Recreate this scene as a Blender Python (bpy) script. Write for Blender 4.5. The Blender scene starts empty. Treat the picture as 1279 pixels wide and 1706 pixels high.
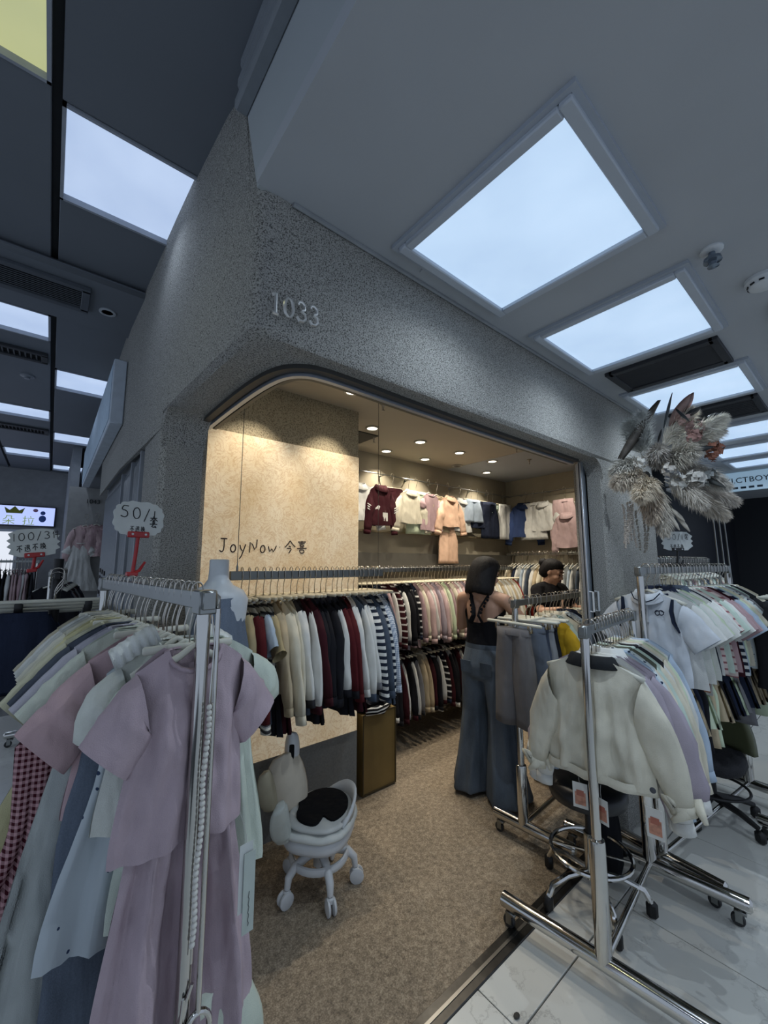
import bpy, bmesh, math, random
from mathutils import Vector, Matrix, noise
R = math.radians
PI = math.pi
scene = bpy.context.scene
col = scene.collection

# ------------------------------------------------------------------ camera
cam_d = bpy.data.cameras.new('camera')
cam_d.sensor_fit = 'HORIZONTAL'
cam_d.sensor_width = 36.0
cam_d.lens = 670.0 / 1279.0 * 36.0
cam_d.clip_start = 0.05
cam = bpy.data.objects.new('camera', cam_d)
col.objects.link(cam)
cam.location = (0, 0, 1.58)
cam.rotation_euler = (R(97.2), 0, R(-39.5))
scene.camera = cam

# ------------------------------------------------------------------ world and exposure
scene.view_settings.view_transform = 'Standard'
scene.view_settings.look = 'None'
scene.view_settings.gamma = 1.0
scene.view_settings.use_curve_mapping = False
scene.view_settings.exposure = 0.35
world = bpy.data.worlds.new('world')
scene.world = world
world.use_nodes = True
bg = world.node_tree.nodes['Background']
bg.inputs[0].default_value = (0.60, 0.72, 0.92, 1)
bg.inputs[1].default_value = 0.50

PANEL_W = 20.0      # watts of each ceiling light panel on the right walkway
PANEL_L = 4.2      # same, left alley
DOWN_W = 19.0       # warm downlights in the shop
COOL = (0.76, 0.88, 1.0)
WARM = (1.0, 0.90, 0.74)

def spot(name, loc, energy, color, angle=158, blend=1.0, radius=0.0, aim=None):
    l = bpy.data.lights.new(name, 'SPOT')
    l.energy = energy; l.color = color; l.spot_size = R(angle); l.spot_blend = blend
    l.shadow_soft_size = radius
    o = bpy.data.objects.new(name, l); col.objects.link(o)
    o.location = loc
    if aim is not None:
        o.rotation_euler = (Vector(aim) - Vector(loc)).to_track_quat('-Z', 'Y').to_euler()
    return o

# ------------------------------------------------------------------ materials
def lin(h):
    h = h.lstrip('#')
    out = []
    for i in (0, 2, 4):
        c = int(h[i:i + 2], 16) / 255.0
        out.append(c / 12.92 if c <= 0.04045 else ((c + 0.055) / 1.055) ** 2.4)
    return (out[0], out[1], out[2], 1.0)

MATS = {}
class NT:
    def __init__(s, name):
        s.m = bpy.data.materials.new(name); s.m.use_nodes = True
        s.t = s.m.node_tree; s.b = s.t.nodes['Principled BSDF']
    def n(s, typ, **kw):
        nd = s.t.nodes.new(typ)
        for k, v in kw.items():
            if k.startswith('i_'):
                key = k[2:]
                nd.inputs[int(key) if key.isdigit() else key].default_value = v
            else: setattr(nd, k, v)
        return nd
    def l(s, a, b): s.t.links.new(a, b)
    def coord(s, which='Object', scale=None):
        tc = s.n('ShaderNodeTexCoord')
        if scale is None: return tc.outputs[which]
        mp = s.n('ShaderNodeMapping'); mp.inputs['Scale'].default_value = scale
        s.l(tc.outputs[which], mp.inputs[0]); return mp.outputs[0]
    def noise(s, vec, scale, detail=3, rough=0.5):
        nz = s.n('ShaderNodeTexNoise'); nz.inputs['Scale'].default_value = scale
        nz.inputs['Detail'].default_value = detail; nz.inputs['Roughness'].default_value = rough
        s.l(vec, nz.inputs['Vector']); return nz.outputs['Fac']
    def ramp(s, fac, stops, mode='LINEAR'):
        r = s.n('ShaderNodeValToRGB'); r.color_ramp.interpolation = mode
        els = r.color_ramp.elements
        while len(els) < len(stops): els.new(0.5)
        for e, (p, c) in zip(els, stops): e.position = p; e.color = c
        s.l(fac, r.inputs[0]); return r.outputs[0]
    def mix(s, fac, a, b):
        m = s.n('ShaderNodeMix', data_type='RGBA')
        if hasattr(fac, 'is_linked'): s.l(fac, m.inputs[0])
        else: m.inputs[0].default_value = fac
        for v, k in ((a, 6), (b, 7)):
            if hasattr(v, 'is_linked'): s.l(v, m.inputs[k])
            else: m.inputs[k].default_value = v
        return m.outputs[2]
    def math(s, op, a, b=None):
        m = s.n('ShaderNodeMath', operation=op)
        for v, k in ((a, 0), (b, 1)):
            if v is None: continue
            if hasattr(v, 'is_linked'): s.l(v, m.inputs[k])
            else: m.inputs[k].default_value = v
        return m.outputs[0]
    def bump(s, h, strength, dist):
        b = s.n('ShaderNodeBump'); b.inputs['Strength'].default_value = strength
        b.inputs['Distance'].default_value = dist
        s.l(h, b.inputs['Height']); s.l(b.outputs[0], s.b.inputs['Normal'])
    def base(s, v):
        if hasattr(v, 'is_linked'): s.l(v, s.b.inputs['Base Color'])
        else: s.b.inputs['Base Color'].default_value = v
    def set(s, rough=0.6, metal=0.0, spec=0.5):
        s.b.inputs['Roughness'].default_value = rough; s.b.inputs['Metallic'].default_value = metal
        s.b.inputs['Specular IOR Level'].default_value = spec
        return s

def shade(c, k): return (min(c[0] * k, 1), min(c[1] * k, 1), min(c[2] * k, 1), 1)

def cached(fn):
    def w(*a, **k):
        key = (fn.__name__,) + a + tuple(sorted(k.items()))
        if key not in MATS: MATS[key] = fn(*a, **k)
        return MATS[key]
    return w

@cached
def plain(hexc, rough=0.5, metal=0.0, var=0.08, scale=14.0, bump=0.0):
    m = NT('plain_' + hexc.strip('#')); m.set(rough, metal)
    c = lin(hexc)
    f = m.noise(m.coord(), scale, 3)
    m.base(m.ramp(f, [(0.3, shade(c, 1 - var)), (0.7, shade(c, 1 + var))]))
    if bump: m.bump(m.noise(m.coord(), scale * 6, 2), bump, 0.004)
    return m.m

@cached
def cloth(hexc, rough=0.92):
    m = NT('cloth_' + hexc.strip('#')); m.set(rough, 0, 0.2)
    c = lin(hexc); v = m.coord()
    f = m.noise(v, 9, 4)
    m.base(m.ramp(f, [(0.25, shade(c, 0.88)), (0.75, shade(c, 1.1))]))
    h = m.math('ADD', m.noise(m.coord('Object', (11, 11, 5)), 1.0, 2, 0.5), m.math('MULTIPLY', m.noise(v, 420, 1), 0.03))
    m.bump(h, 0.9, 0.035)
    return m.m

@cached
def striped(h1, h2, p=0.03, duty=0.5, axis='Z', h3=None):
    m = NT('stripe_' + h1.strip('#') + h2.strip('#')); m.set(0.92, 0, 0.2)
    sp = m.n('ShaderNodeSeparateXYZ'); m.l(m.coord(), sp.inputs[0])
    fr = m.math('FRACT', m.math('DIVIDE', m.math('ADD', sp.outputs[axis], 10.0), p))
    stops = [(0.0, lin(h1)), (duty, lin(h2))]
    if h3: stops = [(0.0, lin(h1)), (0.34, lin(h2)), (0.55, lin(h1)), (0.7, lin(h3)), (0.8, lin(h2))]
    m.base(m.ramp(fr, stops, 'CONSTANT'))
    m.bump(m.noise(m.coord('Object', (11, 11, 5)), 1.0, 2), 0.5, 0.03)
    return m.m

@cached
def gingham(h1, h2, p=0.012):
    m = NT('gingham'); m.set(0.92, 0, 0.2)
    sp = m.n('ShaderNodeSeparateXYZ'); m.l(m.coord(), sp.inputs[0])
    fs = []
    for ax in ('X', 'Z'):
        fr = m.math('FRACT', m.math('DIVIDE', m.math('ADD', sp.outputs[ax], 10.0), p))
        fs.append(m.math('GREATER_THAN', fr, 0.5))
    s = m.math('MULTIPLY', m.math('ADD', fs[0], fs[1]), 0.5)
    m.base(m.ramp(s, [(0.0, lin(h1)), (1.0, lin(h2))]))
    m.bump(m.noise(m.coord('Object', (11, 11, 5)), 1.0, 2), 0.5, 0.03)
    return m.m

@cached
def dotted(h1, h2, scale=45.0, r=0.22):
    m = NT('dotted'); m.set(0.92, 0, 0.2)
    vo = m.n('ShaderNodeTexVoronoi'); vo.inputs['Scale'].default_value = scale; vo.inputs['Randomness'].default_value = 0.6
    m.l(m.coord('Object', (1, 0.25, 1)), vo.inputs['Vector'])
    m.base(m.ramp(vo.outputs['Distance'], [(0.0, lin(h2)), (r, lin(h1))], 'CONSTANT'))
    m.bump(m.noise(m.coord('Object', (11, 11, 5)), 1.0, 2), 0.5, 0.03)
    return m.m

@cached
def denim(hexc):
    m = NT('denim_' + hexc.strip('#')); m.set(0.9, 0, 0.2)
    c = lin(hexc); v = m.coord()
    f = m.math('ADD', m.math('MULTIPLY', m.noise(m.coord('Object', (5, 5, 1.6)), 1.5, 4), 0.75), m.math('MULTIPLY', m.noise(v, 320, 2), 0.25))
    m.base(m.ramp(f, [(0.3, shade(c, 0.55)), (0.7, shade(c, 1.6))]))
    m.bump(m.noise(m.coord('Object', (18, 18, 5)), 1.0, 3), 0.7, 0.014)
    return m.m

@cached
def stucco(hexc, dark, scale=230.0):
    m = NT('stucco_' + hexc.strip('#')); m.set(0.95, 0, 0.15)
    v = m.coord()
    f = m.noise(v, scale, 2, 0.6); g = m.noise(v, 2.2, 3)
    c = m.ramp(f, [(0.36, lin(dark)), (0.52, lin(hexc)), (0.75, shade(lin(hexc), 1.15))])
    m.base(m.mix(m.math('MULTIPLY', g, 0.25), c, shade(lin(hexc), 0.85)))
    m.bump(f, 0.9, 0.006)
    return m.m

@cached
def carpet():
    m = NT('speckled_floor'); m.set(0.75, 0, 0.3); v = m.coord()
    f = m.noise(v, 170, 2, 0.7); g = m.noise(v, 38, 3, 0.7); w = m.noise(v, 1.7, 3)
    s = m.math('ADD', m.math('MULTIPLY', f, 0.55), m.math('MULTIPLY', g, 0.45))
    c = m.ramp(s, [(0.36, lin('#574d40')), (0.5, lin('#877966')), (0.64, lin('#b0a28c'))])
    m.base(m.mix(m.math('MULTIPLY', w, 0.35), c, lin('#83776a')))
    m.bump(s, 0.25, 0.003)
    return m.m

@cached
def marble():
    m = NT('marble_tile'); m.set(0.16, 0, 0.5)
    v = m.coord('Generated')
    geo = m.n('ShaderNodeNewGeometry')
    warp = m.n('ShaderNodeTexNoise'); warp.inputs['Scale'].default_value = 2.3; warp.inputs['Detail'].default_value = 8
    warp.inputs['Roughness'].default_value = 0.65
    m.l(geo.outputs['Position'], warp.inputs['Vector'])
    d = m.math('ABSOLUTE', m.math('SUBTRACT', warp.outputs['Fac'], 0.5))
    big = m.noise(geo.outputs['Position'], 1.6, 3)
    vein = m.ramp(d, [(0.0, (1, 1, 1, 1)), (0.006, (0.35, 0.35, 0.35, 1)), (0.014, (0, 0, 0, 1))])
    fac = m.math('MULTIPLY', vein, m.ramp(big, [(0.45, (0, 0, 0, 1)), (0.62, (0.42, 0.42, 0.42, 1))]))
    m.base(m.mix(fac, lin('#d2d2cc'), lin('#7d7b78')))
    return m.m

@cached
def emit(hexc, strength, clouds=0.0):
    m = NT('glow_' + hexc.strip('#'))
    m.b.inputs['Base Color'].default_value = (0.5, 0.5, 0.5, 1); m.b.inputs['Roughness'].default_value = 0.4
    c = lin(hexc)
    if clouds:
        f = m.noise(m.coord(), 2.6, 4)
        o = m.ramp(f, [(0.3, shade(c, 1 - clouds)), (0.72, (min(1, c[0] * (1 + clouds * 1.5)), min(1, c[1] * (1 + clouds)), min(1, c[2] * (1 + clouds * .4)), 1))])
        m.l(o, m.b.inputs['Emission Color'])
    else:
        m.b.inputs['Emission Color'].default_value = c
    m.b.inputs['Emission Strength'].default_value = strength
    return m.m

@cached
def paper_panel():
    m = NT('fibre_paper'); m.set(0.8, 0, 0.2)
    v = m.coord()
    a = m.n('ShaderNodeTexNoise'); a.inputs['Scale'].default_value = 9; a.inputs['Detail'].default_value = 7
    a.inputs['Roughness'].default_value = 0.7; a.inputs['Distortion'].default_value = 2.2
    m.l(v, a.inputs['Vector'])
    d = m.math('ABSOLUTE', m.math('SUBTRACT', a.outputs['Fac'], 0.5))
    fib = m.ramp(d, [(0.0, (1, 1, 1, 1)), (0.035, (0, 0, 0, 1))])
    a2 = m.n('ShaderNodeTexNoise'); a2.inputs['Scale'].default_value = 21; a2.inputs['Detail'].default_value = 5
    a2.inputs['Distortion'].default_value = 3.0
    m.l(v, a2.inputs['Vector'])
    fib2 = m.ramp(m.math('ABSOLUTE', m.math('SUBTRACT', a2.outputs['Fac'], 0.5)), [(0.0, (1, 1, 1, 1)), (0.05, (0, 0, 0, 1))])
    big = m.noise(v, 3.0, 3)
    c = m.ramp(big, [(0.3, lin('#d9c19a')), (0.7, lin('#efe1c6'))])
    c = m.mix(m.math('MULTIPLY', fib, 0.55), c, lin('#b98f5c'))
    c = m.mix(m.math('MULTIPLY', fib2, 0.35), c, lin('#c9a676'))
    m.base(c)
    m.l(c, m.b.inputs['Emission Color'])      # paper colour is also emitted as a faint glow
    m.b.inputs['Emission Strength'].default_value = 0.22
    m.bump(big, 0.3, 0.02)
    return m.m

@cached
def glass(hexc='#ffffff', rough=0.05):
    m = NT('clear_plastic'); m.set(rough)
    m.b.inputs['Transmission Weight'].default_value = 1.0
    m.b.inputs['IOR'].default_value = 1.2
    m.base(lin(hexc)); return m.m

def chrome(): return plain('#c9c7c2', 0.12, 1.0, 0.03)
def steel(): return plain('#8f918f', 0.32, 1.0, 0.05)
def alu(): return plain('#aeb4bd', 0.35, 0.8, 0.04)

# ------------------------------------------------------------------ mesh builder
class MB:
    def __init__(s): s.v = []; s.f = []; s.mi = []
    def add(s, vs, fs, mi=0):
        o = len(s.v); s.v += [tuple(p) for p in vs]
        s.f += [tuple(i + o for i in f) for f in fs]; s.mi += [mi] * len(fs); return s
    def box(s, c, d, mi=0, rz=0.0, M=None, bev=0.0):
        x, y, z = d[0] / 2, d[1] / 2, d[2] / 2
        if bev > 0:
            b = min(bev, x * .9, y * .9, z * .9)
            vs = []; idx = {}
            for sx in (-1, 1):
                for sy in (-1, 1):
                    for sz in (-1, 1):
                        for a in range(3):
                            q = [sx * x, sy * y, sz * z]
                            for k in range(3):
                                if k != a: q[k] -= (sx, sy, sz)[k] * b
                            idx[(sx, sy, sz, a)] = len(vs); vs.append(q)
            fs = []
            S = (-1, 1)
            for a in range(3):
                o = [k for k in range(3) if k != a]
                for sa in S:
                    quad = []
                    for (p, q) in ((-1, -1), (1, -1), (1, 1), (-1, 1)):
                        t = [0, 0, 0]; t[a] = sa; t[o[0]] = p; t[o[1]] = q
                        quad.append(idx[(t[0], t[1], t[2], a)])
                    if (sa < 0) == (a != 1): quad.reverse()
                    fs.append(quad)
            for a in range(3):
                o = [k for k in range(3) if k != a]
                for p in S:
                    for q in S:
                        t0 = [0, 0, 0]; t0[o[0]] = p; t0[o[1]] = q; t1 = list(t0); t0[a] = -1; t1[a] = 1
                        fs.append([idx[tuple(t0) + (o[0],)], idx[tuple(t1) + (o[0],)], idx[tuple(t1) + (o[1],)], idx[tuple(t0) + (o[1],)]])
            for sx in S:
                for sy in S:
                    for sz in S: fs.append([idx[(sx, sy, sz, a)] for a in range(3)])
        else:
            vs = [(-x, -y, -z), (x, -y, -z), (x, y, -z), (-x, y, -z), (-x, -y, z), (x, -y, z), (x, y, z), (-x, y, z)]
            fs = [(0, 3, 2, 1), (4, 5, 6, 7), (0, 1, 5, 4), (1, 2, 6, 5), (2, 3, 7, 6), (3, 0, 4, 7)]
        Mx = Matrix.Rotation(rz, 4, 'Z') if M is None else M
        c = Vector(c)
        return s.add([Mx @ Vector(p) + c for p in vs], fs, mi)
    def bb(s, x0, x1, y0, y1, z0, z1, mi=0, bev=0.0):
        return s.box(((x0 + x1) / 2, (y0 + y1) / 2, (z0 + z1) / 2), (x1 - x0, y1 - y0, z1 - z0), mi, 0, None, bev)
    def loft(s, rings, mi=0, closed=True, cap0=False, cap1=False):
        n = len(rings[0]); vs = [p for r in rings for p in r]; fs = []
        for j in range(len(rings) - 1):
            for i in range(n if closed else n - 1):
                a = j * n + i; b = j * n + (i + 1) % n
                fs.append((a, b, b + n, a + n))
        if cap0: fs.append(tuple(range(n - 1, -1, -1)))
        if cap1: fs.append(tuple(range((len(rings) - 1) * n, len(rings) * n)))
        return s.add(vs, fs, mi)
    def tube(s, pts, r, n=8, mi=0, caps=True, ry=None, upv=None):
        P = [Vector(p) for p in pts]; k = len(P)
        rs = list(r) if isinstance(r, (list, tuple)) else [r] * k
        rings = []; pn = None
        for i in range(k):
            t = (P[min(i + 1, k - 1)] - P[max(i - 1, 0)])
            t = t.normalized() if t.length > 1e-9 else Vector((0, 0, 1))
            if pn is None:
                a = Vector(upv) if upv else (Vector((0, 0, 1)) if abs(t.z) < 0.9 else Vector((0, 1, 0)))
                nrm = a - t * a.dot(t); nrm.normalize()
            else:
                nrm = pn - t * pn.dot(t)
                nrm = nrm.normalized() if nrm.length > 1e-6 else t.orthogonal().normalized()
            pn = nrm; bi = t.cross(nrm)
            q = (ry / (r if not isinstance(r, (list, tuple)) else max(rs))) if ry else 1.0
            rings.append([P[i] + nrm * (rs[i] * math.cos(2 * PI * j / n)) + bi * (rs[i] * q * math.sin(2 * PI * j / n)) for j in range(n)])
        return s.loft(rings, mi, True, caps, caps)
    def lathe(s, prof, c=(0, 0, 0), n=20, mi=0, M=None):
        rings = []; c = Vector(c)
        for (r, z) in prof:
            ring = [Vector((r * math.cos(2 * PI * j / n), r * math.sin(2 * PI * j / n), z)) for j in range(n)]
            if M is not None: ring = [M @ p for p in ring]
            rings.append([p + c for p in ring])
        return s.loft(rings, mi, True, prof[0][0] > 1e-5, prof[-1][0] > 1e-5)
    def ball(s, c, r, n=10, m=6, mi=0, M=None):
        rx, ry, rz = (r, r, r) if not isinstance(r, (list, tuple)) else r
        rings = []
        for j in range(m + 1):
            a = -PI / 2 + PI * j / m
            ring = []
            for i in range(n):
                p = Vector((rx * max(math.cos(a), 1e-4) * math.cos(2 * PI * i / n), ry * max(math.cos(a), 1e-4) * math.sin(2 * PI * i / n), rz * math.sin(a)))
                if M is not None: p = M @ p
                ring.append(p + Vector(c))
            rings.append(ring)
        return s.loft(rings, mi, True, True, True)
    def prism(s, poly, z0, z1, mi=0):
        n = len(poly)
        vs = [(x, y, z0) for x, y in poly] + [(x, y, z1) for x, y in poly]
        fs = [tuple(range(n - 1, -1, -1)), tuple(range(n, 2 * n))] + [(i, (i + 1) % n, n + (i + 1) % n, n + i) for i in range(n)]
        return s.add(vs, fs, mi)
    def plate(s, poly, y0, y1, mi=0):       # polygon in x,z extruded along y
        n = len(poly)
        vs = [(x, y0, z) for x, z in poly] + [(x, y1, z) for x, z in poly]
        fs = [tuple(range(n)), tuple(range(2 * n - 1, n - 1, -1))] + [((i + 1) % n, i, n + i, n + (i + 1) % n) for i in range(n)]
        return s.add(vs, fs, mi)
    def join(s, o, mi=None, M=None, off=(0, 0, 0)):
        vs = [(M @ Vector(p) if M is not None else Vector(p)) + Vector(off) for p in o.v]
        k = len(s.v); s.v += [tuple(p) for p in vs]
        s.f += [tuple(i + k for i in f) for f in o.f]
        s.mi += (o.mi if mi is None else [mi] * len(o.f)); return s
    def mesh(s, name, mats, smooth=True, weld=False):
        me = bpy.data.meshes.new(name)
        me.from_pydata(s.v, [], s.f)
        if not isinstance(mats, (list, tuple)): mats = [mats]
        for m in mats: me.materials.append(m)
        me.polygons.foreach_set('material_index', s.mi)
        bm = bmesh.new(); bm.from_mesh(me)
        if weld: bmesh.ops.remove_doubles(bm, verts=bm.verts, dist=1e-5)
        bmesh.ops.recalc_face_normals(bm, faces=bm.faces); bm.to_mesh(me); bm.free()
        if smooth:
            me.polygons.foreach_set('use_smooth', [True] * len(me.polygons))
            if smooth == 'auto': me.set_sharp_from_angle(angle=R(38))
        me.update(); return me
    def build(s, name, mats, parent=None, smooth='auto', weld=False, loc=None, rot=None):
        return link(name, s.mesh(name, mats, smooth, weld), parent, loc, rot)

def link(name, me, parent=None, loc=None, rot=None):
    o = bpy.data.objects.new(name, me); col.objects.link(o)
    if parent is not None: o.parent = parent
    if loc is not None: o.location = loc
    if rot is not None: o.rotation_euler = rot
    return o

def tag(o, label=None, cat=None, group=None, kind=None):
    if label: o['label'] = label
    if cat: o['category'] = cat
    if group: o['group'] = group
    if kind: o['kind'] = kind
    return o
def thing(name, label, cat, loc=(0, 0, 0), rz=0.0, group=None):
    o = bpy.data.objects.new(name, None); col.objects.link(o)
    o.empty_display_size = 0.05
    o.location = loc; o.rotation_euler = (0, 0, rz)
    return tag(o, label, cat, group)
def struct(name, mb, mat, smooth='auto', label=None, parent=None):
    o = mb.build(name, mat, parent, smooth)
    if parent is None: o['kind'] = 'structure'
    if label: o['label'] = label
    return o
def copy_tree(o, parent=None):
    c = o.copy(); col.objects.link(c); c.parent = parent
    for ch in list(o.children): copy_tree(ch, c)
    return c
ORD0 = ['first', 'second', 'third', 'fourth', 'fifth', 'sixth', 'seventh', 'eighth', 'ninth', 'tenth', 'eleventh', 'twelfth', 'thirteenth', 'fourteenth', 'fifteenth', 'sixteenth', 'seventeenth', 'eighteenth', 'nineteenth', 'twentieth', 'twenty-first', 'twenty-second', 'twenty-third', 'twenty-fourth', 'twenty-fifth', 'twenty-sixth', 'twenty-seventh', 'twenty-eighth', 'twenty-ninth', 'thirtieth']
ORD = ORD0 + [t + '-' + o for t in ('thirty', 'forty', 'fifty', 'sixty') for o in ORD0[:9]]
for _i, _n in ((39, 'fortieth'), (49, 'fiftieth'), (59, 'sixtieth')): ORD.insert(_i, _n)
def arc(cx, cy, r, a0, a1, n):
    return [(cx + r * math.cos(R(a0 + (a1 - a0) * i / n)), cy + r * math.sin(R(a0 + (a1 - a0) * i / n))) for i in range(n + 1)]
def smooth01(t): t = max(0.0, min(1.0, t)); return t * t * (3 - 2 * t)

# ================================================================== THE SETTING
M_STUC = stucco('#a3a29d', '#403f3c')
M_STUC_IN = stucco('#b3a88f', '#7d735f', 110)
M_CEIL = plain('#a9adb2', 0.7, 0, 0.03, 3)
M_CEIL_IN = plain('#b0a898', 0.75, 0, 0.03, 3)
M_WALL_IN = plain('#a59c88', 0.85, 0, 0.05, 6, 0.15)
M_DARKBOARD = plain('#6a7078', 0.6, 0, 0.04, 2)
M_WHITE = plain('#c9cdd0', 0.5, 0, 0.02)
M_BLACK = plain('#141416', 0.5, 0, 0.05)

# ---- floors
base = MB().bb(-3.0, 12.0, -3.0, 12.0, -0.06, -0.010)
floor = struct('floor', base, plain('#3c3c3c', 0.8), label='floor of pale marble tiles outside the shop')
T = 0.83
tile_me = MB().bb(-T / 2 + .002, T / 2 - .002, -T / 2 + .002, T / 2 - .002, -0.010, 0.0, 0, 0.0012).mesh('tile', marble(), 'auto')
half_me = {}
for ix in range(-4, 13):
    for iy in range(-4, 13):
        x0 = 1.36 + T * ix; y0 = 0.09 + T * iy
        if x0 > 9.5 or y0 > 9.2: continue
        if y0 >= 0.9 and x0 > 0.4: continue            # shop interior
        if y0 > 2.0 and x0 < -1.9: continue
        if y0 < 0.05 and x0 < -1.5: continue
        if 0 < y0 < 0.9:
            o = link('tile', tile_me, floor, (x0 + T / 2, y0 + T / 2, 0))
        else:
            o = link('tile', tile_me, floor, (x0 + T / 2, y0 + T / 2, 0))
# tile strip between the last whole row and the door sill
for ix in range(-1, 10):
    x0 = 1.36 + T * ix
    o = MB().bb(x0 + .002, x0 + T - .002, 0.924, 1.098, -0.010, 0.0, 0, 0.0012).build('tile', marble(), floor)

shop = [(0.42, 1.17), (2.70, 1.17), (3.62, 1.17), (3.62, 1.62), (4.9, 1.62), (4.9, 3.25), (1.6, 3.25), (1.6, 2.45), (0.42, 2.45)]
struct('floor', MB().prism(shop, -0.0095, 0.002), carpet(), label='tan speckled carpet floor inside the shop')
sill = MB().bb(0.42, 3.4, 1.098, 1.172, -0.0095, 0.006, 0, 0.003)
struct('trim_1', sill, plain('#4a4947', 0.3, 0.9, 0.15, 30), label='dark metal door sill strip along the carpet edge')
struct('trim_1', MB().bb(0.42, 3.4, 1.128, 1.140, 0.0055, 0.0085), plain('#8a8986', 0.3, 1.0), label='bright centre bead of the metal door sill')

# ---- facade: outer outline and sliding-track outline
ZS = 2.24
outer = [(3.62, 1.06), (2.2, 1.06), (1.2, 1.06), (0.60, 1.06), (0.46, 1.060), (0.415, 1.066), (0.396, 1.085), (0.390, 1.12), (0.372, 1.35), (0.350, 1.70), (0.338, 1.97)]
inner = [(3.62, 1.172), (2.2, 1.172), (1.2, 1.165), (0.80, 1.150), (0.70, 1.150), (0.63, 1.158), (0.575, 1.20), (0.545, 1.27), (0.525, 1.42), (0.515, 1.70), (0.511, 1.97)]
fm = MB()
ncol = len(outer)
rings = []
zt = [2.72 if i <= 4 else 3.24 for i in range(ncol)]
topo = [(x, y) for x, y in outer]
for k in range(6, ncol):
    topo[k] = (outer[k][0], max(outer[k][1], 1.10 + 0.13))
fm.loft([[(topo[i][0], topo[i][1], zt[i]) for i in range(ncol)], [(outer[i][0], outer[i][1], 2.70) for i in range(ncol)], [(p[0], p[1], ZS + 0.018) for p in outer], [(p[0] * .86 + q[0] * .14, p[1] * .86 + q[1] * .14, ZS) for p, q in zip(outer, inner)],
         [(p[0], p[1], ZS) for p in inner], [(p[0], p[1], 2.72) for p in inner]], 0, closed=False)
struct('wall_front', fm, M_STUC, label='grey stucco fascia with rounded opening above the shop front')
# cove from soffit down into the left pillar and the right pillar
cv = MB()
a = arc(0, 0, 1, 0, 90, 8)
r = 0.13
rows = []
for (cx, cz) in a:
    y = 1.965 - r + r * cx; z = ZS - r + r * cz
    rows.append([(0.338, y, z), (0.525, y, z)])
cv.loft(rows, 0, closed=False)
cv.add([(0.338, 1.965, ZS - r), (0.338, 1.965, ZS), (0.338, 1.965 - r, ZS)] + [rr[0] for rr in rows[1:-1]], [(1, 0) + tuple(range(3, 3 + 7)) + (2,)])
struct('wall_front', cv, M_STUC, label='curved cove joining fascia soffit to the left pillar')
# left pillar and the solid behind it
struct('wall_left', MB().bb(0.338, 0.540, 1.965, 2.40, 0, ZS + .02, 0, 0.025), M_STUC, label='grey stucco pillar at the left end of the opening')
struct('wall_left', MB().prism([(0.338, 1.97), (0.51, 1.97), (0.51, 2.40), (0.345, 2.40), (0.31, 3.05), (0.31, 4.42), (0.30, 4.42), (0.300, 3.05)], ZS - 0.06, 3.24), M_STUC, label='grey stucco upper side wall along the left alley')
# recessed ribbed panels under it
struct('wall_left', MB().bb(0.36, 0.42, 2.40, 4.42, 0, ZS), plain('#888c92', 0.6), label='grey side wall below the stucco along the alley')
ribs = thing('ribbed_panel', 'grey vertically ribbed plastic panel on the side wall behind the cloud-shaped price sign', 'panel', (0.358, 2.42, 0))
M_RIB = plain('#83878c', 0.35, 0.0, 0.1, 5)
MB().bb(-0.006, 0.0, 0, 1.98, 0.0, 2.16).build('backing', M_RIB, ribs)
rib_me = MB().tube([(0, 0, 0.02), (0, 0, 2.14)], 0.012, 6).mesh('rib', M_RIB)
for i in range(46): link('rib', rib_me, ribs, (-0.006, 0.02 + i * 0.0425, 0))
for yy in (0.0, 0.32, 0.74): MB().bb(-0.03, 0.0, yy, yy + .03, 0, 2.17).build('mullion', plain('#7b8087', .5), ribs)
# the black marks printed near its far lower end
for k in range(3):
    for j in range(4):
        MB().bb(-0.024, -0.019, 1.45 + k * .16, 1.53 + k * .16, 1.30 + j * .06 + k * .01, 1.335 + j * .06 + k * .01).build('printed_mark', M_BLACK, ribs)

# white light-box sign seen end-on above the alley
bx = thing('light_box', 'blank white box sign mounted high on the left side wall', 'sign', (0.298, 3.06, 2.48))
MB().bb(-0.075, 0, 0, 2.9, 0, 0.44, 0, 0.006).build('casing', plain('#b9c2cc', .85), bx)
MB().bb(-0.079, -0.074, 0.03, 2.87, 0.03, 0.41).build('face', plain('#a8bac9', .85), bx)

# ---- panel wall with faintly glowing fibre paper
PW = thing  # alias kept short
struct('wall_back', MB().bb(0.51, 1.70, 2.352, 3.24, 0.0, 0.452), plain('#6f706e', 0.9, 0, 0.12, 90, 0.4), label='dark grey plinth below the glowing paper panel')
struct('wall_back', MB().bb(0.51, 1.70, 2.362, 3.24, 2.352, 2.72), M_STUC_IN, label='warm stucco wall above the glowing paper panel')
struct('wall_back', MB().bb(0.51, 1.70, 2.372, 3.24, 0.452, 2.352), M_WALL_IN, label='partition wall carrying the glowing paper panel')
lp = thing('paper_light_box', 'large faintly glowing beige fibre-paper panel with the handwritten shop name', 'light box', (0.640, 2.345, 0.455))
MB().bb(-.06, 1.055, 0, 0.022, 0, 1.893, 0, 0.002).build('paper', paper_panel(), lp)

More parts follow.
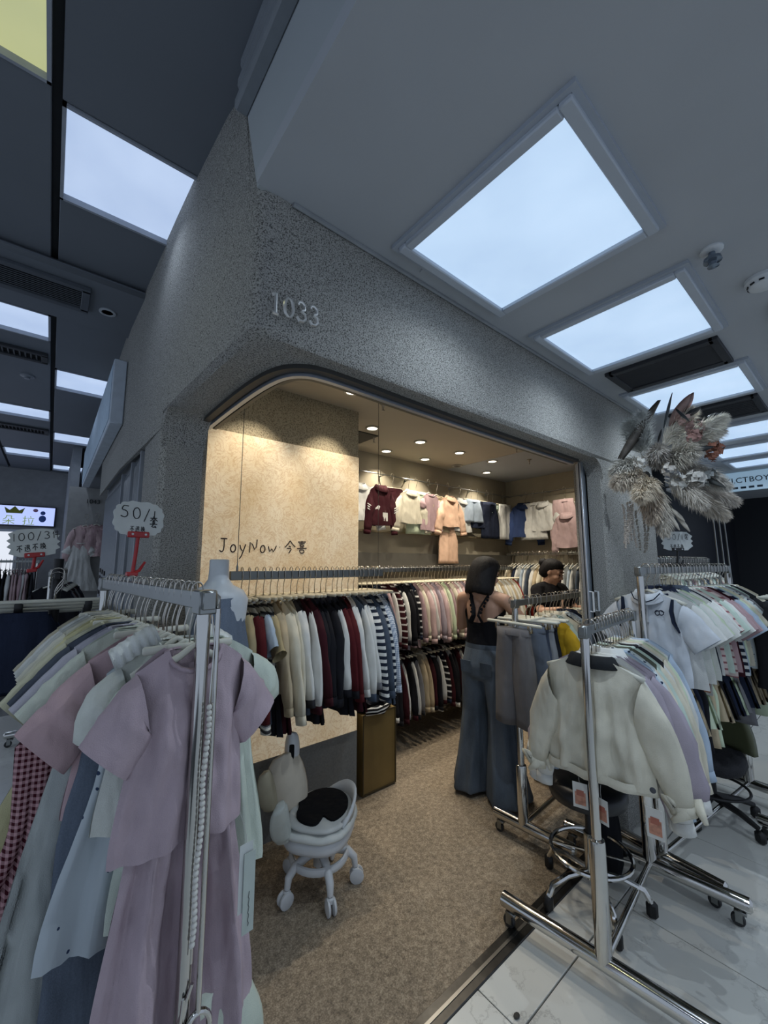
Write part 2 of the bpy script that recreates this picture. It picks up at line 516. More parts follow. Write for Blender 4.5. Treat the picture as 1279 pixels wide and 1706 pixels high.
# ---- back and right shop walls, shop ceiling
struct('wall_back', MB().bb(1.70, 4.95, 3.20, 3.30, 0, 2.72), M_WALL_IN, label='warm grey back wall of the shop')
struct('wall_right', MB().bb(4.85, 4.95, 1.63, 3.20, 0, 2.72), M_WALL_IN, label='warm grey right wall of the shop')
struct('trim_2', MB().bb(1.70, 4.80, 3.14, 3.20, 1.885, 1.905), plain('#9c8f74', .7), label='pale ledge edge along the back wall')
struct('wall_back', MB().bb(1.70, 4.80, 3.13, 3.20, 1.50, 1.68), plain('#4c4942', .7), label='dark strip for the shaded recess along the back wall above the upper rail')  # flat dark strip, shade of the recess put into its colour
struct('ceiling', MB().bb(0.51, 4.95, 1.172, 3.24, 2.702, 2.74), M_CEIL_IN, label='warm grey shop ceiling with downlights')
# ceiling access hatch
struct('trim_3', MB().bb(1.74, 2.16, 2.70, 2.98, 2.692, 2.70), plain('#4a4842', .8), label='dark open hatch in the shop ceiling')

# ---- curved sliding-door track
tr = thing('door_track', 'curved dark aluminium sliding-door track under the fascia', 'track', (0, 0, 0))
crv = []
for i in range(len(inner) - 1):
    p, q = Vector(inner[i]), Vector(inner[i + 1])
    for k in range(4): crv.append(p.lerp(q, k / 4))
crv.append(Vector(inner[-1]))
for _ in range(3):
    crv = [crv[0]] + [(crv[i - 1] + crv[i] * 2 + crv[i + 1]) / 4 for i in range(1, len(crv) - 1)] + [crv[-1]]
def sweep(path, prof, nm, mat, parent):
    rings = []
    for i, p in enumerate(path):
        t = (path[min(i + 1, len(path) - 1)] - path[max(i - 1, 0)]).normalized()
        nx = Vector((-t.y, t.x))
        rings.append([(p.x + nx.x * a, p.y + nx.y * a, b) for a, b in prof])
    return MB().loft(rings, 0, True, True, True).build(nm, mat, parent)
crv = [p for p in crv if p.x < 2.66]
sweep(crv, [(-0.006, ZS - .016), (0.022, ZS - .016), (0.022, ZS + .004), (-0.006, ZS + .004)], 'outer_lip', plain('#3d3c39', .5, .3), tr)
sweep(crv, [(-0.032, ZS - .026), (-0.014, ZS - .026), (-0.014, ZS + .004), (-0.032, ZS + .004)], 'track_rail', alu(), tr)
sweep(crv, [(-0.060, ZS - .020), (-0.044, ZS - .020), (-0.044, ZS + .004), (-0.060, ZS + .004)], 'inner_rail', plain('#6b6557', .5, .4), tr)

# ---- right pillar, stacked door leaf
rp = MB()
rp.bb(2.70, 3.62, 1.062, 1.26, 0, ZS + .02, 0, 0.02)
struct('wall_right', rp, M_STUC, label='grey stucco pillar at the right end of the opening')
cv = MB(); rows = []
for (cx, cz) in a:
    x = 2.70 - .12 + .12 * cx; z = ZS - .12 + .12 * cz
    rows.append([(x, 1.062, z), (x, 1.172, z)])
cv.loft(rows, 0, closed=False)
cv.add([(2.70, 1.062, ZS - .12), (2.70, 1.062, ZS), (2.58, 1.062, ZS)] + [rr[0] for rr in rows[1:-1]], [(0, 1, 2) + tuple(range(9, 2, -1))])
struct('wall_front', cv, M_STUC, label='rounded upper right corner of the shop opening')
dr = thing('door_1', 'stacked aluminium sliding door leaf folded against the right pillar', 'door', (2.60, 1.165, 0))
dr['kind'] = 'structure'; del dr['category']
for k, (xx, yy) in enumerate(((0.0, 0.0), (0.035, .028), (0.075, .012))):
    MB().bb(xx, xx + .03, yy - .012, yy + .012, 0.01, ZS - .01, 0, 0.003).build('door_stile', alu(), dr)
MB().bb(0.0, 0.105, .0, .006, 0.02, ZS - .02).build('door_glass_edge', plain('#5d6670', .2, .2), dr)
for xx in (0.012, 0.085):
    MB().tube([(xx, -.012, 1.28), (xx, -.032, 1.28), (xx, -.032, 1.40), (xx, -.012, 1.40)], .006, 8).build('door_handle', M_WHITE, dr)

# ---- right walkway ceiling and bulkhead
ZC = 2.70
struct('ceiling', MB().bb(0.385, 9.5, -1.6, 1.06, ZC, ZC + .05), M_CEIL, label='smooth pale grey ceiling over the right walkway')
struct('ceiling', MB().bb(3.62, 9.5, 1.06, 3.2, ZC, ZC + .05), M_CEIL, label='pale ceiling over the neighbouring shop front')
struct('wall_left', MB().add([(0.392, -1.6, 2.70), (0.392, 1.075, 2.70), (0.386, 1.24, 3.24), (0.386, -1.6, 3.24), (0.45, -1.6, 2.70), (0.45, 1.075, 2.70), (0.45, 1.24, 3.24), (0.45, -1.6, 3.24)],
       [(0, 1, 2, 3), (7, 6, 5, 4), (1, 5, 6, 2), (0, 3, 7, 4), (0, 4, 5, 1), (3, 2, 6, 7)]), plain('#a3a9ac', .7, 0, .03, 3), label='pale bulkhead face where the walkway ceiling steps up')
for k in range(3):
    struct('trim_4', MB().bb(0.345 + .0 * k, 0.392, -1.6, 1.19 - .02 * k, 3.045 + k * .055, 3.085 + k * .055, 0, .008), plain('#7d8389', .5), label='stepped moulding rail along the bulkhead top, %s from below' % ORD[k])
struct('trim_5', MB().tube([(0.50, 1.052, 2.694), (3.6, 1.052, 2.694)], 0.008, 6), plain('#8b8f92', .8), label='sealant bead between fascia and ceiling')

def light_panel(x0, x1, y0, y1, z, label, group, frame=0.035, raised=0.028, power=PANEL_W, hexc='#b4d2f4', strength=0.72):
    t = thing('ceiling_light', label, 'ceiling light', ((x0 + x1) / 2, (y0 + y1) / 2, z), 0, group)
    w, d = (x1 - x0) / 2, (y1 - y0) / 2
    f = MB()
    for s in (-1, 1):
        f.bb(-w - frame, w + frame, s * (d + frame / 2) - frame / 2, s * (d + frame / 2) + frame / 2, -raised, 0, 0, 0.004)
        f.bb(s * (w + frame / 2) - frame / 2, s * (w + frame / 2) + frame / 2, -d, d, -raised, 0, 0, 0.004)
    f.build('frame', plain('#b2b9c2', .5, 0, .02), t)
    g = MB()
    for s in (-1, 1):
        g.bb(-w - frame - .016, w + frame + .016, s * (d + frame + .008) - .008, s * (d + frame + .008) + .008, -raised * .5, 0)
        g.bb(s * (w + frame + .008) - .008, s * (w + frame + .008) + .008, -d - frame, d + frame, -raised * .5, 0)
    g.build('outer_trim', plain('#a2a9b3', .5, 0, .02), t)
    MB().bb(-w, w, -d, d, -0.012, -0.002).build('diffuser', emit(hexc, strength, 0.10), t)
    if power: spot('panel_lamp', ((x0 + x1) / 2, (y0 + y1) / 2, z - raised - .004), power, COOL)
    return t
PX = [(-0.02, 0.52, None), (0.90, 1.44, 'large bright ceiling light panel nearest the number on the fascia'), (1.79, 2.33, 'ceiling light panel just before the dark ceiling grille'),
      (2.90, 3.40, 'ceiling light panel right behind the dark ceiling grille, above the dried flowers'), (4.18, 4.66, 'fourth ceiling light panel along the right walkway'), (4.98, 5.46, 'fifth ceiling light panel along the right walkway'),
      (5.72, 6.14, 'sixth ceiling light panel along the right walkway'), (7.2, 7.7, 'farthest ceiling light panel along the right walkway')]
for i, (x0, x1, lb) in enumerate(PX):
    if lb is None: continue
    light_panel(x0, x1, 0.385, 0.935, ZC, lb, 'walkway ceiling lights')
# more panels of the same grid behind the camera's upper edge
light_panel(0.90, 1.44, -0.95, -0.40, ZC, 'ceiling light panel in the second row, out of sight above the camera', 'second row of walkway lights')
light_panel(2.62, 3.16, -0.95, -0.40, ZC, 'ceiling light panel in the second row over the right racks', 'second row of walkway lights')

def grille(x0, x1, y0, y1, z, label, nsl, mat, along='Y', group=None):
    t = thing('ceiling_grille', label, 'air grille', ((x0 + x1) / 2, (y0 + y1) / 2, z), 0, group)
    w, d = (x1 - x0) / 2, (y1 - y0) / 2
    MB().bb(-w, w, -d, d, -.004, 0).build('recess', plain('#15171a', .8), t)
    f = MB()
    for s in (-1, 1):
        f.bb(-w - .02, w + .02, s * d - .02, s * d + .02, -.022, 0, 0, .003)
        f.bb(s * w - .02, s * w + .02, -d, d, -.022, 0, 0, .003)
    f.build('frame', mat, t)
    for i in range(nsl):
        p = (i + .5) / nsl * 2 - 1
        if along == 'Y':
            sl = MB().box((p * w, 0, -.012), (.012, 2 * d, .004), 0, 0, Matrix.Rotation(R(35), 4, 'Y'))
        else:
            sl = MB().box((0, p * d, -.012), (2 * w, .012, .004), 0, 0, Matrix.Rotation(R(35), 4, 'X'))
        sl.build('slat', mat, t)
    return t
M_GR = plain('#33353a', .6, .2)
grille(2.48, 2.80, 0.41, 0.90, ZC, 'dark rectangular air grille between two ceiling light panels', 14, M_GR)
grille(3.55, 3.95, 0.41, 0.88, ZC, 'dark air grille farther along, behind the dried flowers', 10, M_GR)
grille(2.35, 2.95, -0.12, 0.16, ZC, 'dark air grille at the right edge of the walkway ceiling', 10, M_GR)

# sprinkler, smoke detector, rosette on the walkway ceiling
t = thing('sprinkler', 'clear sprinkler head on the walkway ceiling beside the second light panel', 'sprinkler', (1.75, 0.268, ZC))
MB().lathe([(0.035, 0), (0.035, -.006), (0.028, -.010), (0.012, -.012)], n=16).build('rosette', M_WHITE, t)
MB().lathe([(0.010, -.010), (0.012, -.03), (0.026, -.034), (0.028, -.046), (0.012, -.05), (0.010, -.062), (0.018, -.066), (0.0, -.072)], n=14).build('bulb', plain('#77828f', .15, .6), t)
t = thing('smoke_detector', 'round white smoke detector at the right edge of the ceiling', 'detector', (2.09, 0.175, ZC))
MB().lathe([(0.058, 0), (0.058, -.014), (0.05, -.022), (0.046, -.034), (0.03, -.042), (0, -.044)], n=24).build('housing', M_WHITE, t)
for k in range(10):
    aa = 2 * PI * k / 10
    MB().box((0.049 * math.cos(aa), 0.049 * math.sin(aa), -.027), (.004, .016, .006), 0, aa).build('vent_slot', M_BLACK, t)
t = thing('sprinkler', 'small flush disc on the ceiling near the first light panel', 'sprinkler', (1.03, 1.0, ZC))
MB().lathe([(0.02, 0), (0.018, -.005), (0, -.006)], n=14).build('disc', M_CEIL, t)

# ---- left alley ceiling
ZL = 3.20
lc = struct('ceiling', MB().bb(-2.4, 0.40, -2.0, 11.0, ZL + .03, ZL + .06), plain('#2c2f33', .8), label='dark board ceiling over the left alley')
COLS = {'A': (-0.64, -0.125), 'B': (-0.095, 0.405), 'C': (-1.17, -0.67), 'D': (-1.72, -1.20)}
LIGHTS = {'A': [(1.14, 1.63), (3.30, 3.71), (5.48, 5.90), (7.6, 8.1)], 'B': [(1.67, 2.16), (4.22, 4.72), (6.35, 6.85), (8.5, 9.0)], 'C': [(0.6, 1.1), (2.8, 3.3)], 'D': [(1.6, 2.1)]}
STEP = (2.62, 3.22)
ln = 0
for cname, (x0, x1) in COLS.items():
    cuts = sorted(LIGHTS[cname])
    y = -1.8; segs = []
    for (a0, a1) in cuts: segs.append((y, a0)); y = a1
    segs.append((y, 10.2))
    for (s0, s1) in segs:
        if s1 - s0 < .05: continue
        m = max(1, round((s1 - s0) / 1.25))
        for k in range(m):
            p0 = s0 + (s1 - s0) * k / m; p1 = s0 + (s1 - s0) * (k + 1) / m
            MB().bb(x0, x1, p0 + .004, p1 - .004, ZL, ZL + .028, 0, .003).build('ceiling_board', M_DARKBOARD, lc)
    for k, (a0, a1) in enumerate(cuts):
        green = (cname == 'A' and k == 0)
        lb = 'yellow-green tinted ceiling light panel at the top left corner' if green else (
             'large blue-white ceiling light panel beside the stucco corner' if cname == 'B' and k == 0 else
             '%s light panel of the %s row in the left alley ceiling' % (ORD[k], {'A': 'outer', 'B': 'shop-side', 'C': 'far outer', 'D': 'outermost'}[cname]))
        t = thing('ceiling_light', lb, 'ceiling light', ((x0 + x1) / 2, (a0 + a1) / 2, ZL), 0, 'alley ceiling lights')
        w, d = (x1 - x0) / 2, (a1 - a0) / 2
        MB().bb(-w + .012, w - .012, -d + .012, d - .012, .020, .026).build('diffuser', emit('#b3b878' if green else '#b6cdf2', 0.68, .10), t)
        f = MB()
        for s in (-1, 1):
            f.bb(-w, w, s * (d - .006) - .006, s * (d - .006) + .006, -.008, .026)
            f.bb(s * (w - .006) - .006, s * (w - .006) + .006, -d, d, -.008, .026)
        f.build('frame', plain('#9aa0aa', .5), t)
        spot('alley_lamp', ((x0 + x1) / 2, (a0 + a1) / 2, ZL + .012), PANEL_L, (1.0, 1.0, .6) if green else (.70, .82, 1.0), 130)
stp = struct('ceiling', MB().bb(-2.4, 0.335, STEP[0], STEP[1], ZL - .05, ZL - .001, 0, .02), M_DARKBOARD, label='lowered ceiling strip with grille across the left alley')
grille(-0.60, 0.04, 2.74, 2.98, ZL - .05, 'long slatted air grille on the lowered strip of the alley ceiling', 12, plain('#555b63', .5, .2), 'X')
t = thing('downlight', 'unlit round recessed downlight in the alley ceiling beside the stucco wall', 'downlight', (0.155, 2.93, ZL - .05))
MB().lathe([(0.045, 0), (0.045, -.006), (0.032, -.008), (0.030, .0)], n=20).build('ring', plain('#aab0b6', .4), t)
MB().lathe([(0.030, -.003), (0, -.003)], n=18).build('lens', M_BLACK, t)
grille(-0.62, -0.16, 3.02 + .95, 3.22 + .9, ZL, 'dark slotted air grille between two outer alley lights', 14, plain('#2e3136', .6), 'Y')
grille(-0.62, -0.16, 6.3, 6.5, ZL, 'farther slotted air grille in the alley ceiling', 14, plain('#2e3136', .6), 'Y')
t = thing('sprinkler', 'small round sprinkler in the alley ceiling', 'sprinkler', (-0.28, 4.55, ZL))
MB().lathe([(0.05, 0), (0.05, -.008), (0.02, -.012), (0.02, -.03), (0, -.032)], n=14).build('head', plain('#7d838a', .4), t)

# ---- left alley far end: neighbouring shops
struct('wall_back', MB().bb(-2.4, 1.2, 9.25, 9.35, 0, 3.25), plain('#8b8d90', .8), label='far end wall of the left alley')
struct('wall_back', MB().bb(0.13, 1.2, 6.9, 7.0, 0, 2.62), plain('#9a9a98', .8), label='wall with the number 1043 beyond the side wall')
struct('wall_left', MB().bb(0.13, 0.23, 7.0, 9.25, 0, 3.2), plain('#85898e', .8), label='grey wall leading to the far end of the alley')
struct('wall_left', MB().bb(0.70, 0.80, 4.42, 6.9, 0, 2.62), plain('#8a8a88', .8), label='shop wall inside the doorway by number 1043')
struct('wall_left', MB().bb(0.31, 0.80, 4.42, 9.3, 2.62, 3.24), plain('#767b82', .8), label='grey fascia over the shop by number 1043')

# ---- right side far: neighbouring dark shop
struct('wall_back', MB().bb(3.62, 9.5, 1.55, 1.62, 0, 2.75), plain('#10131c', .6), label='dark navy back wall of the neighbouring shop')
struct('wall_front', MB().bb(4.45, 5.9, 1.08, 1.2, 2.30, 2.72), plain('#9a9fa3', .8, 0, .05, 5, .2), label='pale fascia of the neighbouring shop')
struct('wall_right', MB().bb(9.4, 9.5, -1.6, 2.4, 0, 2.75), plain('#12151d', .6), label='dark end wall of the right walkway')
aw = thing('shelf_canopy', 'thin white canopy edge below the neighbouring fascia', 'canopy', (4.45, 1.0, 2.25))
MB().bb(0, 1.15, -0.05, 0.2, 0, 0.035, 0, .006).build('slab', M_WHITE, aw)
for k in range(3):
    MB().tube([(0.55 + .22 * k, -0.02, 0), (0.62 + .25 * k, -0.02, -1.2)], .007, 6).build('hanging_rod', steel(), aw)

# ================================================================== GARMENTS AND HANGERS
def g_top(sw=.15, sd=.052, L=.40, hw=.165, th=.024, nw=.055, nd=.03, sl='short', slen=.13, ah=.115, so=.05, ang=38, seed=0, fold=.006, nf=2.5, flare=0.0, collar='crew', boat=0.0, nu=16, nv=14, wr=.019):
    rnd = random.Random(seed); ph = rnd.uniform(0, 6.28); ph2 = rnd.uniform(0, 6.28); skew = rnd.uniform(-.012, .012)
    P = {}
    def ztop(x, front):
        ax = abs(x)
        if ax < nw: return -(nd if front else nd * .25) * math.sqrt(max(0, 1 - (ax / nw) ** 2)) - boat
        return -sd * ((ax - nw) / (sw - nw)) ** 1.15
    def W(v):
        c = sw * .97
        if v < .28: return sw + (c - sw) * smooth01(v / .28)
        return c + (hw - c) * smooth01((v - .28) / .72) + flare * max(0, v - .5)
    b = MB()
    for side in (-1, 1):
        rings = []
        for j in range(nv + 1):
            v = j / nv; ring = []
            for i in range(nu + 1):
                u = -1 + 2 * i / nu
                x = u * W(v); zt = ztop(u * sw, side < 0)
                z = zt + (-L + .006 * math.sin(3 * u + ph) - zt) * v
                d = th * (1 - abs(u) ** 2.4) ** .6 * (.5 + .5 * smooth01(v * 3))
                f = fold * math.sin(nf * PI * u + ph) * smooth01(v * 1.4) + .5 * fold * math.sin(2.3 * nf * PI * u + ph2 + 3 * v) * smooth01(v * 1.6)
                wk = noise.noise(Vector((x * 9 + seed * 3.1, z * 5 + x * 3 * side, seed * 1.7))) + .5 * noise.noise(Vector((x * 21 + z * 9, z * 13, seed * 2.3 + side)))
                k4 = (1 - abs(u) ** 4) * smooth01(v * 3)
                ring.append((x + skew * v + .004 * wk * v, side * d + f * (1 - abs(u) ** 6) + .004 * math.sin(7 * v + ph) + wr * wk * k4, z))
            rings.append(ring)
        b.loft(rings, 0, closed=False)
    P['body'] = b
    # hem band closing the lower edge
    if sl != 'none':
        for s in (-1, 1):
            m = MB(); rings = []; n = 12; K = 9
            S = Vector((s * (sw - .022), 0, -sd - ah * .5))
            if sl == 'short':
                d = Vector((s * math.sin(R(ang)), 0, -math.cos(R(ang))))
                pts = [S + d * (slen * k / (K - 1)) for k in range(K)]
            else:
                a1 = R(ang + rnd.uniform(-4, 4)); a2 = R(ang * .35 + rnd.uniform(-5, 5))
                d1 = Vector((s * math.sin(a1), 0, -math.cos(a1))); d2 = Vector((s * math.sin(a2), 0, -math.cos(a2)))
                pts = []
                for k in range(K):
                    t = k / (K - 1)
                    pts.append(S + d1 * (slen * (t - t * t * .5)) + d2 * (slen * t * t * .5))
                yo = rnd.uniform(-.01, .01)
                pts = [p + Vector((0, yo * (k / (K - 1)) ** 2, 0)) for k, p in enumerate(pts)]
            for k in range(K):
                t = k / (K - 1)
                tn = (pts[min(k + 1, K - 1)] - pts[max(k - 1, 0)]).normalized()
                nn = Vector((tn.z, 0, -tn.x)) * (-1 if s > 0 else 1)
                if k == 0: nn = Vector((s * .25, 0, 1)).normalized() * 1.0
                elif k == 1: nn = (nn + Vector((s * .25, 0, 1)).normalized()).normalized()
                ra = ah * .5 * (1 - t) + so * t
                rb = th * (.85 + .25 * math.sin(3 * t + ph) + .5 * noise.noise(Vector((t * 4, seed * 1.3, s * 2)))); ra_n = .008 * noise.noise(Vector((t * 5 + seed, s * 3, 1)))
                if sl == 'puff': ra += .018 * math.sin(PI * t); rb += .02 * math.sin(PI * t)
                if sl == 'long':
                    ra *= 1 + .07 * math.sin(9 * t + ph2); rb *= 1 + .25 * math.sin(7 * t + ph)
                    if t > .93: ra *= .82; rb *= .8
                ra += ra_n * math.sin(PI * t)
                rings.append([pts[k] + nn * (ra * math.cos(2 * PI * q / n)) + Vector((0, 1, 0)) * (rb * math.sin(2 * PI * q / n) + .003 * math.sin(5 * t + q)) for q in range(n)])
            m.loft(rings, 0, True, False, sl != 'short')
            P['sleeve%d' % (0 if s < 0 else 1)] = m
            if sl == 'long':
                cu = MB()
                e0, e1 = rings[-2], rings[-1]
                c1 = sum(e1, Vector()) / n; tn = (pts[-1] - pts[-2]).normalized()
                r0 = [c1 + (p - c1) * 1.06 - tn * .004 for p in e1]; r1 = [c1 + (p - c1) * 1.06 + tn * .03 for p in e1]
                cu.loft([r0, r1], 0, True, True, True); P['cuff%d' % (0 if s < 0 else 1)] = cu
    if collar in ('crew', 'polo', 'stand'):
        c = MB(); n = 20; rings = []
        prof = {'crew': [(0, .002), (.002, .007), (.009, .004), (.011, -.004)], 'stand': [(0, -.006), (.001, .028), (.007, .028), (.009, -.006)],
                'polo': [(0, -.004), (.002, .022), (.012, .018), (.034, -.022), (.032, -.026), (.010, .010)]}[collar]
        for (dr, dz) in prof:
            ring = []
            for q in range(n):
                a = 2 * PI * q / n; fr = max(0, -math.sin(a))
                zz = dz - boat - (nd * (fr ** .8) if math.sin(a) < 0 else nd * .2) * 1.0
                if collar == 'polo' and dr > .02: zz -= .012 * fr
                ring.append(((nw + dr) * math.cos(a), (th * .75 + dr) * math.sin(a), zz))
            rings.append(ring)
        c.loft(rings + [rings[0]], 0, True); P['collar'] = c
    return P

def g_skirt(ww=.10, hw=.20, L=.32, th=.03, nf=9, fold=.014, seed=0, band=True):
    rnd = random.Random(seed); ph = rnd.uniform(0, 6.28); n = 44
    b = MB(); rings = []
    for j in range(11):
        v = j / 10; w = ww + (hw - ww) * v ** .8; d = th * (.7 + .7 * v)
        ring = []
        for q in range(n):
            a = 2 * PI * q / n; k = 1 + fold / w * math.sin(nf * 2 * a + ph) * smooth01(v * 1.5)
            ring.append((w * math.cos(a) * k, d * math.sin(a) + fold * math.sin(nf * a + ph) * v * .8, -L * v - .004 * math.sin(5 * a)))
        rings.append(ring)
    b.loft(rings, 0, True)
    P = {'body': b}
    if band:
        w = MB().loft([[((ww + .003) * math.cos(2 * PI * q / 24), (th * .72 + .003) * math.sin(2 * PI * q / 24), z) for q in range(24)] for z in (-.028, 0.004)], 0, True)
        P['waistband'] = w
    return P

def g_pants(ww=.11, L=.50, lw=.075, th=.026, rise=.17, seed=0, out=.03):
    rnd = random.Random(seed); ph = rnd.uniform(0, 6.28); n = 14
    b = MB()
    for s in (-1, 1):
        rings = []
        for j in range(12):
            v = j / 11; z = -L * v
            t = smooth01(v * L / rise)
            cx = s * (ww * .48 * (1 - t) + (ww * .5 + out * v) * t); rx = ww * .55 * (1 - t) + lw * t
            ring = []
            for q in range(n):
                a = 2 * PI * q / n
                ring.append((cx + rx * math.cos(a) * (1 + .04 * math.sin(9 * v + ph)), th * math.sin(a) * (1 + .2 * math.sin(6 * v + ph + s)) + .004 * math.sin(4 * math.cos(a) + ph), z))
            rings.append(ring)
        b.loft(rings, 0, True, True, True)
    P = {'body': b}
    P['waistband'] = MB().loft([[((ww + .006) * math.cos(2 * PI * q / 24), (th * 1.02 + .002) * math.sin(2 * PI * q / 24) * 1.0, z) for q in range(24)] for z in (-.026, 0.006)], 0, True, False, True)
    return P

KIND = {
    'tee': lambda s: g_top(seed=s, collar='crew'),
    'tee_small': lambda s: g_top(sw=.125, L=.33, hw=.135, slen=.10, ah=.095, seed=s, th=.02, so=.045),
    'polo': lambda s: g_top(seed=s, collar='polo', th=.026, L=.38),
    'long': lambda s: g_top(sl='long', slen=.36, so=.036, ang=22, sw=.14, hw=.155, L=.40, seed=s, ah=.11),
    'long_thin': lambda s: g_top(sl='long', slen=.34, so=.034, ang=20, sw=.13, hw=.145, L=.38, seed=s, ah=.10, th=.017, nu=8, nv=7, fold=.004),
    'hoodie': lambda s: g_top(sl='long', slen=.33, so=.04, ang=16, sw=.135, hw=.15, L=.38, seed=s, ah=.12, th=.03, collar='polo'),
    'jacket': lambda s: g_top(sl='long', slen=.30, so=.055, ang=30, sw=.155, hw=.165, L=.34, seed=s, ah=.13, th=.032, collar='polo'),
    'dress': lambda s: g_top(sw=.125, L=.66, hw=.22, slen=.09, ah=.10, seed=s, th=.03, fold=.014, nf=5, flare=.03),
    'dress_sleeveless': lambda s: g_top(sw=.11, L=.60, hw=.21, sl='none', seed=s, th=.03, fold=.014, nf=6, flare=.05, nd=.05),
    'puff': lambda s: g_top(sw=.125, L=.40, hw=.18, sl='puff', slen=.09, ah=.09, so=.03, ang=55, seed=s, fold=.01, nf=5),
    'pants_near': lambda s: g_pants(L=.46, lw=.062, ww=.095, rise=.16, seed=s, out=.015, th=.03),
    'skirt': lambda s: g_skirt(seed=s), 'pleated': lambda s: g_skirt(ww=.085, hw=.15, L=.30, nf=14, fold=.008, seed=s),
    'pants': lambda s: g_pants(seed=s), 'shorts': lambda s: g_pants(L=.26, lw=.085, rise=.15, seed=s), 'wide_pants': lambda s: g_pants(L=.44, lw=.10, ww=.115, rise=.18, seed=s, out=.02),
}
GM = {}
DUMMY = plain('#808080')
def gmesh(kind, var):
    k = (kind, var)
    if k not in GM:
        P = KIND[kind](var * 17 + len(kind))
        GM[k] = {n: mb.mesh(kind + '_' + n.rstrip('01'), DUMMY, True) for n, mb in P.items()}
        one = MB()
        for n, mb in P.items(): one.join(mb, 0 if n == 'body' else (1 if n.startswith('sleeve') else 2))
        GM[k]['_one'] = one.mesh(kind, [DUMMY, DUMMY, DUMMY], True)
    return GM[k]
def omat(o, mats):
    for s, m in zip(o.material_slots, mats): s.link = 'OBJECT'; s.material = m
def garment(name, kind, var, body, sleeve=None, trim=None, loc=(0, 0, 0), rz=0.0, label='', cat='shirt', group=None, parts=True, sc=1.0, tilt=0.0):
    M = gmesh(kind, var); sleeve = sleeve or body; trim = trim or body
    if not parts:
        o = link(name, M['_one'], None, loc, (tilt, 0, rz)); o.scale = (sc, sc, sc)
        omat(o, [body, sleeve, trim]); return tag(o, label, cat, group)
    t = thing(name, label, cat, loc, rz, group); t.scale = (sc, sc, sc); t.rotation_euler = (tilt, 0, rz)
    for n, me in M.items():
        if n == '_one': continue
        o = link(n.rstrip('01'), me, t)
        omat(o, [body if n == 'body' else (sleeve if n.startswith('sleeve') else trim)])
    return t

# hangers -----------------------------------------------------------
HL = 0.135          # rail top to hanger shoulder
def hook_mb(hl=HL, r=.0025, w=.018, n=5):
    pts = [(-w, 0, -.022), (-w * 1.05, 0, -.004)] + [(x, 0, z + .002) for x, z in arc(0, 0, w, 180, 0, 8)] + [(w, 0, -.030), (w * .2, 0, -.062), (-w * .15, 0, -.085), (0, 0, -hl)]
    return MB().tube(pts, r, n)
def arms_mb(hw=.15, sd=.056, r=.010):
    pts = []
    for i in range(15):
        u = -1 + i / 7.0
        pts.append((u * hw, 0, -HL - .004 - sd * abs(u) ** 1.3 + .012 * math.exp(-(u * 6) ** 2)))
    return MB().tube(pts, [r * (.75 + .35 * abs(math.sin(PI * .5 * (-1 + i / 7.0)))) for i in range(15)], 8, ry=r * .8)
def bar_mb(hw=.15, r=.0095):
    m = MB().tube([(-hw - .006, 0, -HL), (-hw, 0, -HL), (hw, 0, -HL), (hw + .006, 0, -HL)], [r * .6, r, r, r * .6], 8)
    return m
def clip_mb(s, hw=.12): return MB().bb(s * hw * .8 - .011, s * hw * .8 + .011, -.008, .008, -HL - .045, -HL + .004, 0, .002)
M_HOOK = plain('#b9b4ab', .22, 1.0, .03)
M_HWHITE = plain('#c4c3b6', .4, 0, .04)
M_HWOOD = plain('#cfc6ae', .5, 0, .05)
HM = {'hook': hook_mb().mesh('hook', M_HOOK), 'arms': arms_mb().mesh('arms', M_HWHITE), 'bar': bar_mb().mesh('bar', M_HWOOD), 'wbar': bar_mb(.155, .010).mesh('bar', M_HWHITE), 'clips': [clip_mb(s).mesh('clip', M_BLACK) for s in (-1, 1)],
      'steelclips': [clip_mb(s).mesh('clip', M_HOOK) for s in (-1, 1)]}
_j = MB().join(hook_mb(n=4), 0).join(bar_mb(.14, .008), 1)
HM['one'] = _j.mesh('bar_hanger', [M_HOOK, M_HWOOD])
_j = MB().join(hook_mb(n=4), 0).join(arms_mb(.13, .050, .008), 1)
HM['one_arms'] = _j.mesh('arm_hanger', [M_HOOK, M_HWHITE])
def hanger(loc, rz, typ, label, group, sc=1.0):
    if typ in ('one', 'one_arms'):
        o = link('clothes_hanger', HM[typ], None, loc, (0, 0, rz)); o.scale = (sc, sc, 1)
        return tag(o, label, 'hanger', group)
    t = thing('clothes_hanger', label, 'hanger', loc, rz, group); t.scale = (sc, sc, 1)
    link('hook', HM['hook'], t)
    for p in typ.split('+'):
        if 'clips' in p:
            for me in HM[p]: link('clip', me, t)
        else: link({'arms': 'arms', 'bar': 'bar', 'wbar': 'bar'}[p], HM[p], t)
    return t

